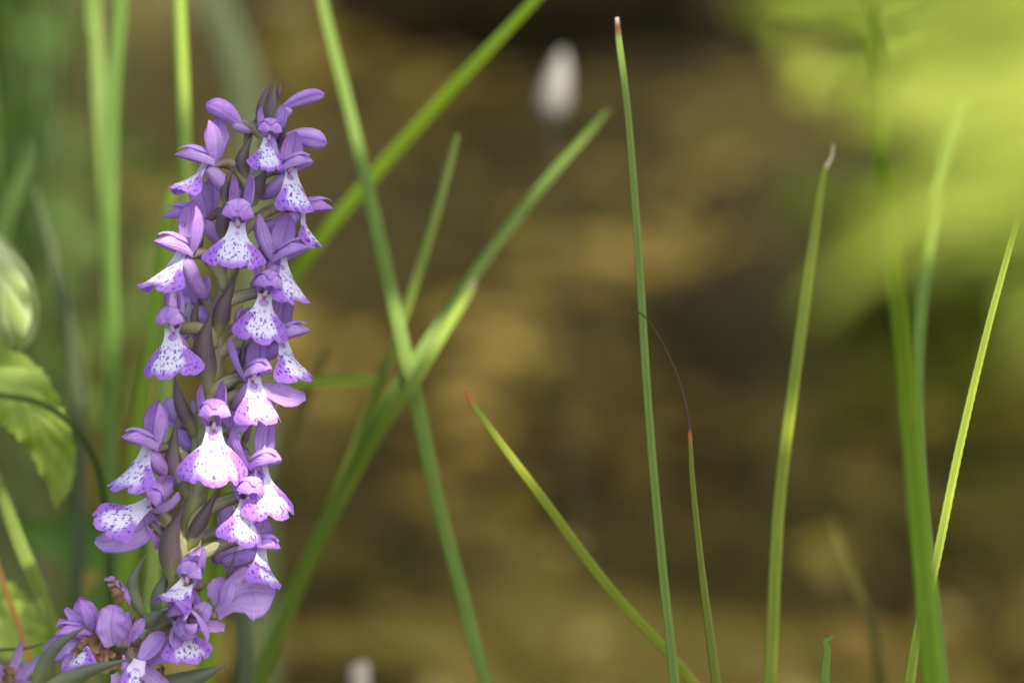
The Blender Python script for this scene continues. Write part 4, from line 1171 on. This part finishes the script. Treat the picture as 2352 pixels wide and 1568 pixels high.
#@@CANOPY@@
# ------------------------------------------------------------------ unseen tree out of the frame, leaves set to shape the dappled shade
def to_px(p):
    """follow the sunlight from p down to the focus plane and give photo units"""
    den = SUN_TO.dot(CN)
    t = (p - C0).dot(CN) / den
    q = p - SUN_TO * t
    v = q - C0
    return v.dot(CX) / U + 1176, 784 - v.dot(CU) / U
def gap(x, y, m=0):
    """sun flecks: places on the flowers and grasses that the sun reaches"""
    for gx_, gy_, a, b in GAPS:
        if ((x - gx_) / (a + m)) ** 2 + ((y - gy_) / (b + m)) ** 2 < 1: return True
    return False
GAPS = []
for (x, y, d, a, b) in [(572, 1105, -.006, 118, 165), (650, 1330, -.003, 22, 24), (470, 1400, -.004, 30, 26), (395, 815, -.005, 55, 65), (690, 1050, -.003, 30, 26), (600, 950, -.005, 50, 40), (2230, 900, 0, 110, 560), (20, 720, .045, 60, 110), (100, 1020, .045, 70, 130),
                        (365, 1150, .05, 26, 230), (424, 100, .067, 24, 260), (170, 1530, 0, 50, 50), (940, 760, .06, 60, 240), (1010, 740, .06, 50, 130), (2130, 700, -.06, 30, 600), (60, 1420, .06, 70, 70), (70, 1300, .05, 40, 130), (1180, 1060, .02, 60, 150), (1840, 760, .03, 30, 300)]:
    u_, v_ = to_px(P(x, y, d))
    GAPS.append((u_, v_, a, b))
tr = random.Random(99)
tb = Vector((1.25, -1.0, 0)); tb.z = ground_z(tb.x, tb.y)
TREE = empty('shade_tree', tb)
tag(TREE, 'unseen small tree over the bank with leaves set to shade the orchid', 'tree')
tc = C0 + SUN_TO * .62
pts = [tb - Vector((0, 0, .1)), tb + Vector((-.05, .05, .6)), tb + Vector((-.25, .15, 1.3)), tb + Vector((-.5, .3, 2.0))]
c = [Vector(q) for q in catmull([tuple(p) for p in pts], 16)]
V, F, UVs = tube(c, [.05 - .035 * i / 15 for i in range(16)], 10)
build('trunk', V, F, M_BARK, TREE, origin=tb, uvs=UVs)
for tgt, r0 in ((tc + Vector((-.15, .05, .05)), .014), (Vector((.6, .4, 1.75)), .016), (Vector((1.0, .6, 2.0)), .016)):
    a = c[9]
    q = [Vector(z) for z in catmull([tuple(a), tuple((a + tgt) / 2 + Vector((0, 0, .12))), tuple(tgt)], 12)]
    V, F, UVs = tube(q, [r0 * (1 - i / 12.5) for i in range(12)], 8)
    build('limb', V, F, M_BARK, TREE, origin=a, uvs=UVs)
plan = []
def leaf_clear(p, nor, head, s):
    t = (head - nor * head.dot(nor)).normalized(); bb = nor.cross(t)
    for i in (-.5, -.25, 0, .25, .5):
        for j in (-.28, 0, .28):
            if gap(*to_px(p + t * i * .045 * s + bb * j * .045 * s * (1 - abs(i) * 1.4))): return False
    return True
def rand_leaf(p, s):
    return (p, (SUN_TO + Vector((tr.gauss(0, .25), tr.gauss(0, .25), tr.gauss(0, .25)))).normalized(), Vector((tr.uniform(-1, 1), tr.uniform(-1, 1), -.3)), s)
for num, lo, hi, s in ((1500, .55, .8, .8), (1500, .45, .6, .35)):
    for _ in range(num):
        px, py = tr.uniform(-500, 2800), tr.uniform(-600, 2000)
        p = C0 + CX * ((px - 1176) * U) + CU * ((784 - py) * U) + SUN_TO * tr.uniform(lo, hi)
        lf = rand_leaf(p, s * tr.uniform(.8, 1.15))
        if leaf_clear(*lf): plan.append(lf)
def bgshade(n, cx, cy, rx, ry, dist):
    for _ in range(n):
        a, rr_ = tr.uniform(0, 6.28), tr.random() ** .5
        g_ = Vector((cx + rx * rr_ * math.cos(a), cy + ry * rr_ * math.sin(a), -.05))
        if (g_ - wc).length < .13: continue
        plan.append(rand_leaf(g_ + SUN_TO * (dist + tr.uniform(-.2, .2)), 2.0))
for (x, y, n, rx, ry) in [(1950, 1060, 130, .15, .28), (2250, 1180, 26, .10, .18), (1150, 480, 34, .12, .22), (1250, 40, 60, .30, .30), (900, 30, 30, .25, .25), (760, 1350, 22, .08, .2), (950, 600, 12, .10, .15), (1600, 120, 26, .15, .25), (620, 900, 40, .12, .4), (330, 500, 40, .2, .4)]:
    g0 = on_bed(x, y)
    bgshade(n, g0.x, g0.y, rx, ry, 2.2)
def mk_can(i, r):
    return plan[i]
V, F, UVs, A = leaf_quads(0, len(plan), .045, mk_can, 8)
M_CANOPY = mat_leaf('canopy_leaf', (0.05, 0.09, 0.02), (0.08, 0.14, 0.03), .25)
tag(build('crown', V, F, M_CANOPY, TREE, origin=tc, uvs=UVs, attrs={'rand': A}), kind='stuff')
